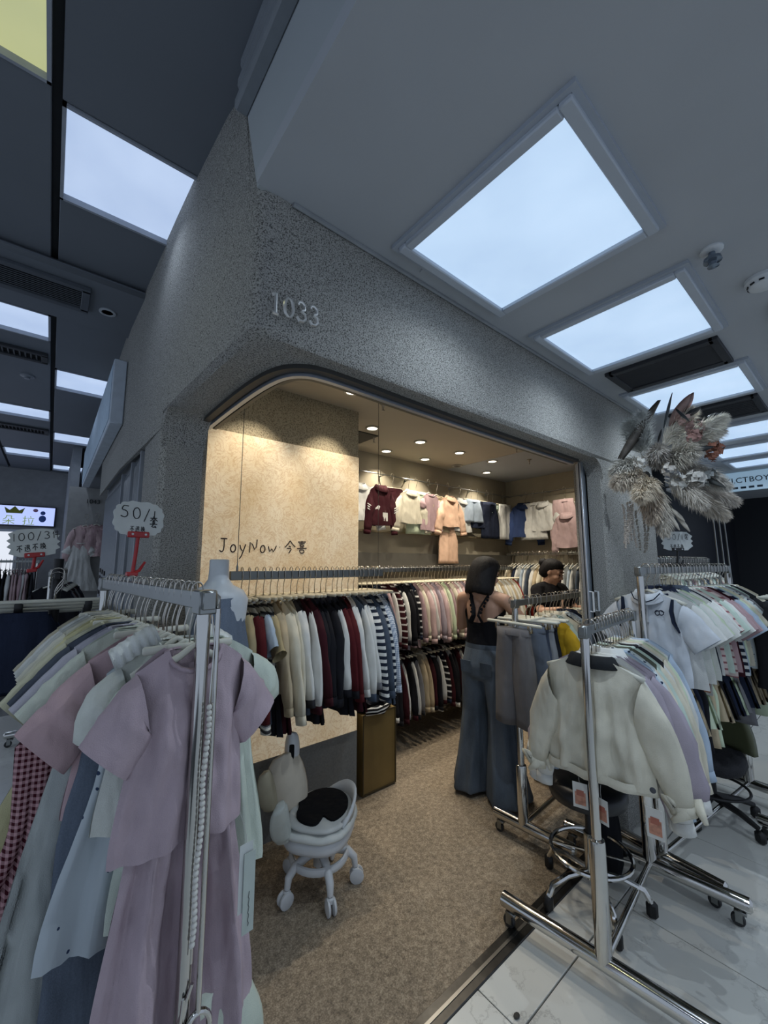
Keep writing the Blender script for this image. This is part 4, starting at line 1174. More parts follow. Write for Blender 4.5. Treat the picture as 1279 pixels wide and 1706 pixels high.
# far left: lit shop sign with crown
sg = thing('shop_sign', 'distant lit lavender shop sign with a crown and green characters', 'sign', (-0.40, 9.2, 2.20))
MB().bb(-.95, .42, 0, .05, 0, .36, 0, .01).build('casing', plain('#3a3d44', .5), sg)
MB().bb(-.93, .40, -.006, 0, .02, .34).build('lit_face', emit('#a9b9f6', .85), sg)
text_obj('character', '朵', .17, emit('#7f9a3a', .5), sg, (-.19, -.010, .035), (R(90), 0, 0)); text_obj('character', '拉', .17, emit('#7f9a3a', .5), sg, (.06, -.010, .035), (R(90), 0, 0))
cr = [(-.10, 0), (.10, 0), (.13, .10), (.06, .05), (.0, .12), (-.06, .05), (-.13, .10)]
MB().plate([(x - .13, z + .215) for x, z in cr], -.012, -.006).build('crown', plain('#8a8f2e', .5), sg, False)
MB().ball((.24, -.012, .14), (.05, .006, .06)).ball((.24, -.012, .24), (.035, .006, .035)).build('printed_figure', plain('#3b5fae', .5), sg)
MB().ball((.14, -.012, .28), (.035, .006, .03)).build('printed_balloons', plain('#b98aa6', .5), sg)
lw = thing('shop_window', 'glowing white panel for the bright shop interior at the far alley end', 'window', (-0.70, 9.22, 1.15))
MB().bb(-.5, .22, 0, .02, 0, .95).build('lit_back_wall', emit('#dfe4ee', .75), lw)  # emissive panel added in place of the lit shop interior
MB().bb(-.54, .26, -.02, .0, .95, .99).bb(.22, .26, -.02, .0, 0, .95).build('frame', alu(), lw)
n2 = thing('house_number', 'small dark number 1043 on the wall beyond the grey panels', 'number sign', (0.40, 6.88, 2.40))
text_obj('digits', '1043', .085, plain('#1a1a1c', .5), n2, (0, 0, 0), (R(90), 0, 0))
s3 = thing('shop_sign', 'distant pale blue shop sign reading XI.CT BOY at the end of the right walkway', 'sign', (6.5, 0.95, 2.46))
MB().bb(0, .04, -1.6, .24, 0, .235, 0, .005).build('panel', emit('#86a9c4', .45), s3)
text_obj('letters', 'XI.CT', .092, plain('#16202b', .5), s3, (-.008, 0.055, .10), (R(90), 0, R(-90)))
text_obj('letters', 'BOY', .092, plain('#16202b', .5), s3, (-.008, -.155, .10), (R(90), 0, R(-90)))
for k in range(5): MB().bb(-.004, 0, .12 - k * .075, .17 - k * .075, .025, .05).build('small_print', plain('#2a3a48', .5), s3)

# ================================================================== LEFT RACK (nearest the camera)
A0 = Vector((0.285, 1.00, 0)); A1 = Vector((0.190, 2.10, 0)); ZR = 1.514
ad = (A1 - A0).normalized(); tha = math.atan2(ad.y, ad.x)
lrk = clothes_rack('nearest chrome clothes rack, lilac dress hanging at its end', A0[:2], A1[:2], ZR, base=.52, r_low=.024, r_up=.0155, z_sleeve=.60, rail=(.030, .040))
def at(d, z=0.0): p = A0 + ad * d; return Vector((p.x, p.y, z))
def hero(name, label, cat, d, P, mats, rz=0.0, dz=0.0, hang=True, dx=0.0, sc=1.0):
    p = at(d); r = tha - PI / 2 + R(rz)
    if hang: hanger((p.x, p.y, ZR), r, 'arms', 'white hanger holding the ' + label.rstrip('.').split(',')[0], None, .74)
    q = p + Vector((math.cos(r), math.sin(r), 0)) * dx
    t = thing(name, label, cat, (q.x, q.y, ZR - HL + .008 + dz), r, 'garments on the nearest rack'); t.scale = (.80 * sc, .85 * sc, .97 * sc)
    for n, mb in P.items():
        b = n.rstrip('01'); mb.build(b, mats.get(b, mats['body']), t, True)
    return t
LIL = cloth('#ae9da4')
hd = hero('dress', 'long lilac cotton dress under the matching cropped tee, nearest the camera', 'dress', .048, g_top(sw=.135, sd=.03, L=.83, hw=.215, th=.036, sl='none', seed=5, fold=.026, nf=3.2, nd=.05, nu=40, nv=32, collar='none', wr=.035), {'body': LIL}, dz=-.03)
tee = hero('cropped_tee', 'cropped lilac short-sleeved tee hung over the lilac dress', 'shirt', .046, g_top(sw=.150, sd=.045, L=.425, hw=.175, th=.050, nw=.072, nd=.055, slen=.125, ah=.15, so=.072, ang=40, seed=8, fold=.012, nf=2.2, nu=40, nv=30, wr=.030), {'body': LIL, 'collar': cloth('#a3929a')}, hang=False)
# long card tags on the tee
tg = MB().bb(.118, .158, -.0955, -.0945, -.60, -.455).build('price_tag', plain('#c2c6c2', .6), tee)
MB().tube([(.136, -.05, -.40), (.138, -.093, -.44), (.138, -.095, -.47)], .0007, 4).build('string', plain('#b9b9b4', .6), tg)
tg2 = MB().bb(.130, .164, -.1005, -.0990, -.645, -.475).build('price_tag', plain('#aab3ac', .6), tee)
MB().tube([(.147 + .0015 * math.sin(i * 2.1), -.1012, -.63 + i * .0055) for i in range(14)], .0008, 4).build('lettering', plain('#2a2d2c', .6), tg2)
hero('romper', 'pale mint ruffled romper peeking out right of the lilac tee', 'romper', .115, g_top(sw=.165, L=.60, hw=.225, sl='puff', slen=.12, ah=.12, so=.07, ang=50, seed=12, fold=.018, nf=7, th=.045, nu=30, nv=18), {'body': cloth('#bfc8bb')}, dx=.05)
rf = []
for s in (-1, 1):
    rr_ = []
    for k in range(40):
        t = k / 39; cx_, cz_ = s * (.055 + .115 * t), -.055 * t ** 1.2 + .012
        wv = .005 * math.sin(k * .9)
        rr_.append([(cx_, -.030 + wv, cz_ - .012), (cx_ + s * .010, -.012 + wv * .6, cz_ + .016), (cx_ + s * .016, .010 + wv, cz_ + .030), (cx_ + s * .014, .014 + wv, cz_ + .026), (cx_, -.022 + wv, cz_ - .014)])
    rf.append(MB().loft(rr_, 0, True, True, True))
hw_ = hero('blouse', 'white ruffle-strapped blouse just behind the lilac tee', 'blouse', .17, g_top(sw=.16, L=.42, hw=.20, sl='puff', slen=.13, ah=.12, so=.05, ang=48, seed=15, fold=.014, nf=6, th=.04, nu=26, nv=14), {'body': cloth('#cdd0c8')})
for q in rf: q.build('ruffle', cloth('#d3d6d2'), hw_, True)
hero('dress', 'pale blue dress with small navy dots and pointed hem', 'dress', .21, g_top(sw=.14, L=.66, hw=.25, sl='none', seed=19, fold=.016, nf=4, nu=26, nv=14, collar='none'), {'body': dotted('#b6bfc4', '#33405a', 34, .16)}, dz=-.02, dx=-.03)
hero('trousers', 'long faded blue denim trousers behind the dotted dress', 'trousers', .255, g_pants(ww=.13, L=.84, lw=.10, th=.035, rise=.22), {'body': denim('#59626f')}, dz=-.22, dx=-.06)
hero('shirt', 'dusty pink short-sleeved tee with wide sleeves', 'shirt', .29, g_top(sw=.165, L=.42, hw=.19, slen=.17, ah=.16, so=.085, ang=44, seed=22, th=.04, nu=24, nv=14), {'body': cloth('#b99fa2')}, dx=-.035)
hero('skirt', 'pale grey tulle skirt hanging under the pink tee', 'skirt', .33, g_skirt(ww=.12, hw=.26, L=.60, th=.05, nf=11, fold=.012), {'body': cloth('#a5aaa8')}, dz=-.24, dx=-.10)
hero('dress', 'maroon gingham dress flaring at the far left', 'dress', .39, g_top(sw=.14, L=.62, hw=.30, sl='none', seed=25, fold=.022, nf=6, th=.05, flare=.05, nu=34, nv=18), {'body': gingham('#3d0f1a', '#b48e92', .014)}, dz=-.20, dx=-.17)
hero('shirt', 'white short-sleeved tee with pale hem behind the pink tee', 'shirt', .46, g_top(sw=.16, L=.40, hw=.19, slen=.18, ah=.14, so=.08, ang=44, seed=31, th=.034), {'body': cloth('#c4cabd')}, dx=-.03)
hero('shirt', 'pale lilac short-sleeved tee in the middle of the nearest rack', 'shirt', .52, g_top(sw=.165, L=.42, hw=.20, slen=.18, ah=.14, so=.08, ang=44, seed=33, th=.034), {'body': cloth('#b0aeb8')}, dx=-.035)
hero('shirt', 'slate blue short-sleeved tee in the middle of the nearest rack', 'shirt', .58, g_top(sw=.17, L=.46, hw=.20, slen=.17, ah=.14, so=.08, ang=42, seed=35, th=.034), {'body': cloth('#4c525d')}, dx=-.04)
ct = hero('shirt', 'cream tee with handwritten lettering inside its neck', 'shirt', .66, g_top(sw=.18, L=.46, hw=.21, slen=.19, ah=.16, so=.09, ang=42, seed=38, th=.036, nu=22), {'body': cloth('#c6c4a9')}, dx=-.03)
letters('JoyNow', .026, ct, plain('#3a3530', .6), (-.03, -.036, -.06), r=.04, gap=.14)
hero('dress', 'pale yellow long dress at the left edge of the photo', 'dress', .72, g_top(sw=.15, L=.66, hw=.30, slen=.14, ah=.12, seed=41, fold=.024, nf=5, th=.05, flare=.05, nu=30, nv=16), {'body': cloth('#c8c39a')}, dx=-.05)
for k, (cn, hx) in enumerate((('cream', '#c9c7b2'), ('ivory', '#cfcdbd'), ('grey white', '#b9bbb6'), ('soft white', '#cdcfca'), ('sand', '#b7b19c'))):
    hero('shirt', '%s short-sleeved tee toward the far end of the nearest rack' % cn, 'shirt', .79 + .055 * k, g_top(sw=.16, L=.42, hw=.19, slen=.16, ah=.14, so=.075, ang=42, seed=50 + k, th=.03), {'body': cloth(hx)}, dx=-.03)
for k in range(10):
    p = at(.08 + k * .1)
    hanger((p.x, p.y, ZR), tha - PI / 2 + R((k * 7) % 13 - 6), 'arms' if k % 3 else 'wbar+clips', 'spare hanger, %s from the near end of the nearest rack' % ORD[k], 'spare hangers on the nearest rack', .62)
MB().tube([(0, 0, .635), (1.10, 0, .635)], .011, 10).build('low_rail', chrome(), lrk)
# lower garments stacked under the lilac dress
for k in range(4):
    p = at(.06 + .03 * k)
    garment('folded_shorts', 'shorts', k % 3, cloth(['#c2cabc', '#cfd3ce', '#b9a9ab', '#c6cec6'][k]), None, None, (p.x + .05, p.y, .622 - .012 * k), tha - PI / 2 + R(8 * k), '%s folded shorts on the low bar under the lilac dress' % ['mint', 'white', 'pink', 'pale mint'][k], 'shorts', 'shorts on the low bar', True, 1.1)

# chrome reaching pole with ring, and the pearl strap, on the near post
po = thing('reaching_pole', 'thin chrome reaching pole with ring end beside the near rack post', 'pole', (0.310, 0.980, 0.0))
MB().tube([(0, 0, .66), (0, 0, 1.475)], .0058, 10).build('rod', chrome(), po)
MB().tube([(.024 * math.cos(q), 0, .628 + .032 * math.sin(q)) for q in [2 * PI * i / 18 for i in range(19)]], .006, 8).build('ring', chrome(), po)
MB().tube([(0, 0, 1.475), (.004, .012, 1.50), (-.004, .03, 1.512), (-.012, .034, 1.50)], .004, 8).build('hook', chrome(), po)
MB().tube([(-.03, 0, .70), (-.035, -.004, .66), (-.012, -.004, .60), (.02, 0, .57)], .004, 8).tube([(-.015, 0, .72), (-.045, 0, .64), (-.04, 0, .56)], .004, 8).build('wire_loops', chrome(), po)
pe = thing('pearl_strap', 'strand of white pearls hanging down the near rack post', 'pearl strap', (0.299, 0.972, 0.0))
bead = MB().ball((0, 0, 0), .0062, 12, 8).mesh('pearl', plain('#c9c7bf', .18, .0, .03))
for i in range(39):
    link('pearl', bead, pe, (.002 * math.sin(i * .4) - .0003 * i, .001 * math.cos(i), 1.262 - i * .0122))
MB().tube([(0, 0, 1.27), (.002, 0, 1.34), (.006, .004, 1.40), (0, .02, 1.47)], .0022, 6).build('chain', chrome(), pe)
MB().tube([(-.010, 0, .80), (-.010, 0, .765)], .0022, 6).build('chain_end', chrome(), pe)

# ---- black-post rack with denim skirts farther left
bk = thing('clothes_rack', 'black-post rack with dark denim skirts at the far left', 'clothes rack', (0.035, 2.62, 0))
MB().tube([(0, 0, 0.03), (0, 0, 1.60)], .022, 10).build('post', M_BLACK, bk)
MB().bb(-.28, .28, -.018, .018, 0.0, .03, 0, .005).build('foot', M_BLACK, bk)
MB().bb(-.018, .018, -.28, .28, 0.0, .03, 0, .005).build('foot', M_BLACK, bk)
MB().bb(-.012, .012, -.10, .26, 1.50, 1.53, 0, .003).build('arm', M_BLACK, bk)
for k in range(4):
    yy = 2.50 + .05 * k; rr = R(-6 + 5 * k)
    hanger((0.035, yy, 1.535 - .02 * k), rr, 'wbar+clips', 'white bar hanger, %s from the front on the black-post rack' % ORD[k], 'hangers on the black-post rack', 1.35)
    garment('denim_skirt', 'skirt', 0, denim(['#1f2638', '#262e42', '#1a2030', '#2a3248'][k]), None, denim('#1f2638'), (0.035 - .13 + .015 * k, yy, 1.535 - HL - .05 - .02 * k), rr, '%s dark denim skirt from the front on the black-post rack' % ORD[k], 'skirt', 'denim skirts on the black-post rack', True, 1.05)
lace = thing('lace_trim', 'grey lace hem hanging below the front denim skirt', 'lace', (-.095, 2.50, .985))
MB().loft([[(.205 * math.cos(2 * PI * q / 60) * (1 + .02 * math.sin(q * 2)), .05 * math.sin(2 * PI * q / 60), -z) for q in range(60)] for z in (0.0, .03, .06)], 0, True).build('lace', cloth('#77797c'), lace, True)

# ---- white mannequin with pleated blue skirt outfit
mn = thing('mannequin', 'white headless mannequin torso beside the stucco pillar', 'mannequin', (0.565, 1.80, 0))
prof = [(.036, 1.595), (.040, 1.590), (.040, 1.545), (.043, 1.51), (.060, 1.485), (.105, 1.462), (.128, 1.425), (.122, 1.36), (.112, 1.28), (.108, 1.18), (.118, 1.08), (.125, 1.0), (.11, .95), (.0, .945)]
rings = [[(r_ * math.cos(2 * PI * q / 24), r_ * (.72 if r_ > .06 else .95) * math.sin(2 * PI * q / 24), z) for q in range(24)] for r_, z in prof]
MB().loft(rings, 0, True, True, True).build('torso', plain('#c5cbd0', .35), mn, True)
MB().tube([(0, 0, .96), (0, 0, .02)], .015, 10).build('stand_pole', chrome(), mn)
MB().lathe([(0, .0), (.13, .0), (.13, .012), (.02, .022), (.0, .022)], n=24).build('stand_base', chrome(), mn)
mt = garment('pleated_dress', 'pleated', 0, denim('#5f6978'), None, None, (0.555, 1.725, 1.43), R(20), 'faded blue pleated child\'s dress hung against the mannequin', 'dress', None, True, 1.1)

# ================================================================== FURNITURE AND SMALL THINGS
# ---- white child's swivel chair with black rabbit-shaped pad
kc = thing('swivel_chair', 'white child\'s chair on casters with black seat pad and ear-shaped backrest', 'chair', (1.15, 1.90, 0), R(-52))
MP = plain('#c6c8c9', .4, 0, .03)
ring = MB().tube([(.135 * math.cos(q), .135 * math.sin(q), .150) for q in [2 * PI * i / 32 for i in range(33)]], .019, 10, ry=.012, caps=False)
ring.build('base_ring', MP, kc)
MB().tube([(0, 0, .10), (0, 0, .25)], .030, 12).build('column', MP, kc)
for k in range(5):
    a2 = R(72 * k + 20); c, s_ = math.cos(a2), math.sin(a2)
    MB().tube([(.02 * c, .02 * s_, .17), (.08 * c, .08 * s_, .165), (.140 * c, .140 * s_, .150), (.172 * c, .172 * s_, .118), (.178 * c, .178 * s_, .075)], [.022, .020, .020, .018, .014], 10).build('leg', MP, kc)
    cs = MB().bb(-.016, .016, -.018, .018, .038, .066, 0, .006)
    cs2 = MB().join(cs, None, Matrix.Rotation(a2, 4, 'Z'), (.180 * c, .180 * s_, .006)).build('caster', MP, kc)
    MM = Matrix.Rotation(a2, 4, 'Z') @ Matrix.Rotation(R(90), 4, 'X')
    for sd_ in (-1, 1):
        MB().lathe([(0, -.008), (.029, -.008), (.035, -.004), (.035, .004), (.024, .008), (0, .009)], Vector((.186 * c, .186 * s_, .035)) + Matrix.Rotation(a2, 3, 'Z') @ Vector((0, sd_ * .014, 0)), 16, 0, MM).build('wheel', MP, cs2)
def sup(a2, rx, ry, p=.75):
    c, s_ = math.cos(a2), math.sin(a2); return (rx * math.copysign(abs(c) ** p, c), ry * math.copysign(abs(s_) ** p, s_))
def pillow(z0, z1, rx, ry, puff, n=32, wob=0.0, cx=0.0):
    rings = []
    for t in (0, .15, .4, .7, .9, 1.0):
        k = 1 - puff * (2 * t - 1) ** 2 * .5 - (.35 if t in (0, 1.0) else 0) * .5
        rings.append([(cx + sup(2 * PI * q / n, rx, ry)[0] * k, sup(2 * PI * q / n, rx, ry)[1] * k, z0 + (z1 - z0) * t + wob * math.sin(q * 1.9) * t) for q in range(n)])
    return MB().loft(rings, 0, True, True, True)
pillow(.235, .300, .165, .185, .12).build('seat_shell', MP, kc, True)
pillow(.292, .335, .180, .195, .25, wob=.006).build('seat_cushion', plain('#c9cbc6', .55), kc, True)
pillow(.330, .362, .155, .18, .3, cx=.01).build('seat_top', plain('#bdbfbc', .5), kc, True)
pad = []
for i in range(64):
    a2 = 2 * PI * i / 64; r_ = 1.0 - .42 * math.exp(-((a2 - R(300)) / .20) ** 2) - .12 * math.exp(-((a2 - R(200)) / .3) ** 2)
    pad.append((.01 + .128 * r_ * math.cos(a2), .155 * r_ * math.sin(a2)))
MB().prism(pad, .360, .372).build('black_pad', cloth('#0d0d10'), kc, False)
# seat wall at the far side
wl = []
for k in range(13):
    a2 = R(-30 + 130 * k / 12); wl.append([(.170 * math.cos(a2), .190 * math.sin(a2), .33), (.182 * math.cos(a2), .202 * math.sin(a2), .34 + .085 * math.sin(PI * k / 12)), (.170 * math.cos(a2), .19 * math.sin(a2), .35 + .085 * math.sin(PI * k / 12)), (.160 * math.cos(a2), .18 * math.sin(a2), .36)])
MB().loft(wl, 0, True, True, True).build('seat_rim', MP, kc, True)
def leafplate(w, h, th, bend=.03, n=28):
    f, b = [], []
    m = MB(); fr = []; 
    for j in range(9):
        t = j / 8; ww = w * math.sin(PI * min(1, .12 + .88 * t)) ** .55 if t < .999 else .001
        z = h * (1 - math.cos(PI * t)) / 2
        fr.append([(ww * math.cos(2 * PI * q / 16), th * math.sin(2 * PI * q / 16) + bend * (ww * math.cos(2 * PI * q / 16) / w) ** 2, z) for q in range(16)])
    m.loft(fr, 0, True, True, True); return m
bk_ = leafplate(.105, .27, .014)
bk_.build('backrest', plain('#bdb3a2', .5), kc, True, loc=(-.135, -.02, .34), rot=(R(-8), R(-10), R(45)))
e_ = leafplate(.040, .17, .014)
ea = e_.build('ear', MP, kc, True, loc=(-.165, .005, .525), rot=(R(-4), 0, R(22)))
leafplate(.026, .095, .006).build('ear_lining', cloth('#0d0d10'), ea, True, loc=(0, -.013, .02))
e2 = leafplate(.048, .18, .016).build('ear', plain('#9a927c', .5), kc, True, loc=(-.19, -.135, .40), rot=(R(-6), R(-12), R(60)))
for s_ in (0, 1):
    leafplate(.055, .20, .020).build('side_bolster', plain('#b5bab4', .5), kc, True, loc=(-.10, -.165 - .02 * s_, .30 + .02 * s_), rot=(R(10), R(-24), R(75)))

# ---- brown board box with black garments on top
bb_ = thing('display_box', 'brown wooden display box standing against the partition end', 'box', (1.905, 2.50, 0))
MB().bb(-.150, .150, -.14, .14, .004, .53, 0, .006).build('body', plain('#6f5a30', .55, 0, .12, 5), bb_)
fr_ = MB().bb(-.150, -.142, -.146, -.14, .01, .53).bb(.142, .150, -.146, -.14, .01, .53).bb(-.142, .142, -.146, -.14, .01, .02).bb(-.142, .142, -.146, -.14, .52, .53)
fr_.build('edge_trim', plain('#3e331c', .5), bb_)
for k, (hx, nm) in enumerate((('#101013', 'black'), ('#1c1d24', 'charcoal'), ('#0b0b0d', 'jet black'))):
    m = MB(); rg = []
    rnd = random.Random(k)
    for t in range(8):
        v = t / 7; rr = .17 * (1 - .55 * v ** 2) - .02 * k
        rg.append([(rr * math.cos(2 * PI * q / 26) * (1 + .12 * math.sin(3 * q + k + t)), rr * .8 * math.sin(2 * PI * q / 26) * (1 + .1 * math.sin(2 * q + t)), .066 * v + .012 * math.sin(q * 1.7 + t * 2)) for q in range(26)])
    m.loft(rg, 0, True, True, True)
    o = m.build('folded_garment', cloth(hx), None, True, loc=(1.89 + .015 * k, 2.46 + .01 * k, .545 + .052 * k), rot=(0, 0, k * .9))
    tag(o, '%s garment, %s in the crumpled pile on the brown box' % (nm, ['lowest', 'middle one', 'topmost'][k]), 'garment', 'garments piled on the brown box')
o = MB().tube([(-.12, -.10, 0), (-.05, -.13, .012), (.02, -.12, -.005), (.09, -.10, .02)], [.022, .030, .028, .012], 10, ry=.014).build('folded_garment', striped('#131316', '#c9c9c6', .022, .6), None, True, loc=(1.87, 2.42, .56))
tag(o, 'black and white striped cuff hanging over the brown box edge', 'garment', 'garments piled on the brown box')

# ---- black round salon stool
st = thing('stool', 'round black padded stool with chrome foot ring on casters', 'stool', (2.10, 1.00, 0))
MB().lathe([(0, .445), (.13, .445), (.168, .46), (.178, .49), (.172, .522), (.14, .54), (.0, .545)], n=32).build('seat', plain('#17181c', .38, 0, .1, 8), st, True)
MB().tube([(0, 0, .10), (0, 0, .30)], .026, 14).build('column', chrome(), st)
MB().tube([(0, 0, .28), (0, 0, .446)], .016, 12).build('piston', plain('#2a2a2c', .3, .6), st)
MB().tube([(.175 * math.cos(q), .175 * math.sin(q), .215) for q in [2 * PI * i / 36 for i in range(37)]], .010, 8, caps=False).build('foot_ring', chrome(), st)
for k in range(2):
    a2 = R(90 * k + 25); MB().tube([(-.17 * math.cos(a2), -.17 * math.sin(a2), .215), (.17 * math.cos(a2), .17 * math.sin(a2), .215)], .006, 6).build('ring_spoke', chrome(), st)
for k in range(5):
    a2 = R(72 * k + 10); c, s_ = math.cos(a2), math.sin(a2)
    MB().tube([(.02 * c, .02 * s_, .135), (.13 * c, .13 * s_, .130), (.21 * c, .21 * s_, .105), (.235 * c, .235 * s_, .062)], .013, 8).build('leg', chrome(), st)
    MB().box((.238 * c, .238 * s_, .035), (.046, .034, .068), 0, a2, None, .012).build('caster', plain('#0f0f11', .5), st)
# black bag hanging beside
o = MB().loft([[(.10 * k * math.cos(2 * PI * q / 18), .06 * k * math.sin(2 * PI * q / 18), z) for q in range(18)] for z, k in ((.002, .8), (.05, 1.0), (.2, .95), (.33, .75), (.36, .5))], 0, True, True, True).build('bag', cloth('#111216'), None, True, loc=(2.34, 1.02, 0))
tag(o, 'soft black bag standing behind the round black stool', 'bag')

# ---- cardboard box on the shop floor
cbx = thing('carton', 'small tan cardboard box with a printed picture on the floor by the woman', 'box', (2.96, 1.66, 0))
MB().bb(-.10, .10, -.09, .09, .003, .20, 0, .003).build('body', plain('#a08a62', .8), cbx)
MB().bb(-.103, -.1005, -.085, .085, .03, .17).build('printed_picture', plain('#b96f56', .6, 0, .35, 22), cbx)

# ---- office chair under the polo rack
oc = thing('office_chair', 'low office chair with black padded seat and olive shell back', 'chair', (3.34, .80, 0), R(0))
MF = plain('#17171c', .75, 0, .3, 18, .8)
pillow(.30, .40, .20, .19, .35, wob=.012).build('seat', MF, oc, True)
MB().tube([(0, 0, .12), (0, 0, .31)], .028, 12).build('column', M_BLACK, oc)
bkr = []
for j in range(9):
    t = j / 8; z = .38 + .27 * t
    bkr.append([(.13 + .10 * math.cos(q) * .9 - .05 * t, .23 * (1 - .25 * t ** 3) * q / 1.2 * .95, z + .0) for q in [-1.2 + 2.4 * i / 14 for i in range(15)]])
inn = [[(x - .035, y * .93, z) for x, y, z in rr] for rr in bkr]
sh = MB(); sh.loft([a_ + b_[::-1] for a_, b_ in zip(bkr, inn)], 0, True, True, True)
sh.build('back_shell', plain('#5b5f45', .35, 0, .08, 4), oc, True)
for k in range(5):
    a2 = R(72 * k + 30); c, s_ = math.cos(a2), math.sin(a2)
    MB().tube([(.02 * c, .02 * s_, .125), (.16 * c, .16 * s_, .105), (.25 * c, .25 * s_, .075)], [.024, .018, .014], 8).build('leg', M_BLACK, oc)
    MB().box((.255 * c, .255 * s_, .034), (.054, .04, .066), 0, a2, None, .014).build('caster', plain('#0f0f11', .5), oc)
MB().tube([(.19 * math.cos(q), .19 * math.sin(q), .19) for q in [2 * PI * i / 30 for i in range(31)]], .008, 8, caps=False).build('foot_ring', M_BLACK, oc)

# ---- floor debris and counter with bottle
o = MB().ball((0, 0, .004), (.014, .010, .004), 8, 5).build('litter', plain('#3b3833', .8), None, True, loc=(1.39, .955, 0.0))
tag(o, 'small dark scrap lying on the marble tile near the sill', 'litter')
ct_ = thing('counter', 'low counter behind the middle rack where the second person stands', 'counter', (3.50, 1.80, 0), 0)
MB().bb(-.40, .40, -.14, .10, 0.003, 1.05, 0, .008).build('body', plain('#8f8877', .6), ct_)
MB().bb(-.42, .42, -.16, .12, 1.05, 1.075, 0, .004).build('top', plain('#a9a291', .4), ct_)
bt = thing('bottle', 'clear plastic water bottle standing on the counter', 'bottle', (3.42, 1.72, 1.076))
MB().lathe([(0, 0), (.030, 0), (.033, .01), (.033, .16), (.030, .19), (.014, .225), (.014, .24), (0, .24)], n=18).build('body', glass('#dfe8ee', .08), bt, True)
MB().lathe([(.016, .238), (.016, .26), (0, .262)], n=14).build('cap', M_WHITE, bt)

# ---- rack at the right edge
clothes_rack('chrome rack with trousers at the right edge of the photo', (3.30, .33), (4.3, .30), 1.50, base=.5)
EG = [('charcoal', 'wide_pants'), ('slate', 'wide_pants'), ('black', 'wide_pants'), ('navy', 'wide_pants'), ('grey', 'wide_pants'), ('charcoal', 'wide_pants'), ('tan', 'wide_pants'), ('black', 'wide_pants'), ('slate', 'wide_pants'), ('dusty pink', 'wide_pants'), ('navy', 'wide_pants'), ('black', 'wide_pants')]
fill_rail('right edge rack', (3.36, .328, 0), (4.26, .30, 0), 1.50, EG, 'wbar+clips', sc=1.15, parts=True, seed=41, end='near end', bar_drop=.03)
clothes_rack('far chrome rack in the neighbouring shop, full of pale tops', (4.1, 1.22), (5.6, 1.18), 1.62, base=.4)
FG = [(['cream', 'white', 'mint', 'grey', 'tan', 'white', 'slate', 'dusty pink'][i % 8], 'long_thin') for i in range(26)]
fill_rail('neighbouring shop rack', (4.15, 1.22, 0), (5.55, 1.18, 0), 1.62, FG, 'one_arms', sc=1.15, seed=43, end='near end')

# ---- far left shops: distant racks
clothes_rack('distant rack of pink and white clothes at the end of the alley', (-.95, 8.6), (-.15, 8.6), 1.62, base=.4)
DG = [(['black', 'white', 'pink', 'pink', 'dusty pink', 'white', 'pink', 'charcoal'][i % 8], 'long_thin') for i in range(16)]
fill_rail('distant alley rack', (-.92, 8.6, 0), (-.18, 8.6, 0), 1.62, DG, 'one_arms', sc=1.3, seed=47)
clothes_rack('rack of dark clothes past the grey ribbed panels', (.02, 4.9), (.16, 6.3), 1.50, base=.4)
DK = [(['black', 'charcoal', 'black', 'navy', 'grey', 'black', 'dark red'][i % 7], 'long_thin') for i in range(20)]
fill_rail('dark alley rack', (.025, 4.95, 0), (.155, 6.25, 0), 1.50, DK, 'one_arms', sc=1.15, seed=49, end='near end')
for k, (cn, kd, xx, zz) in enumerate((('pink', 'long', .34, 2.22), ('dusty pink', 'long', .46, 2.24), ('white', 'dress', .30, 2.0), ('pink', 'tee', .56, 2.2))):
    hanger((xx, 6.80, zz), 0, 'one_arms', 'white hanger below number 1043, %s from the left' % ['second', 'third', 'first', 'last'][k], 'hangers below number 1043')
    garment('child_outfit', kd, k % 3, fab(cn), None, None, (xx, 6.80, zz - HL), 0, '%s outfit on the wall below number 1043, %s from the left' % (cn, ['second', 'third', 'first', 'last'][k]), 'outfit', 'outfits below number 1043', False, 1.0)

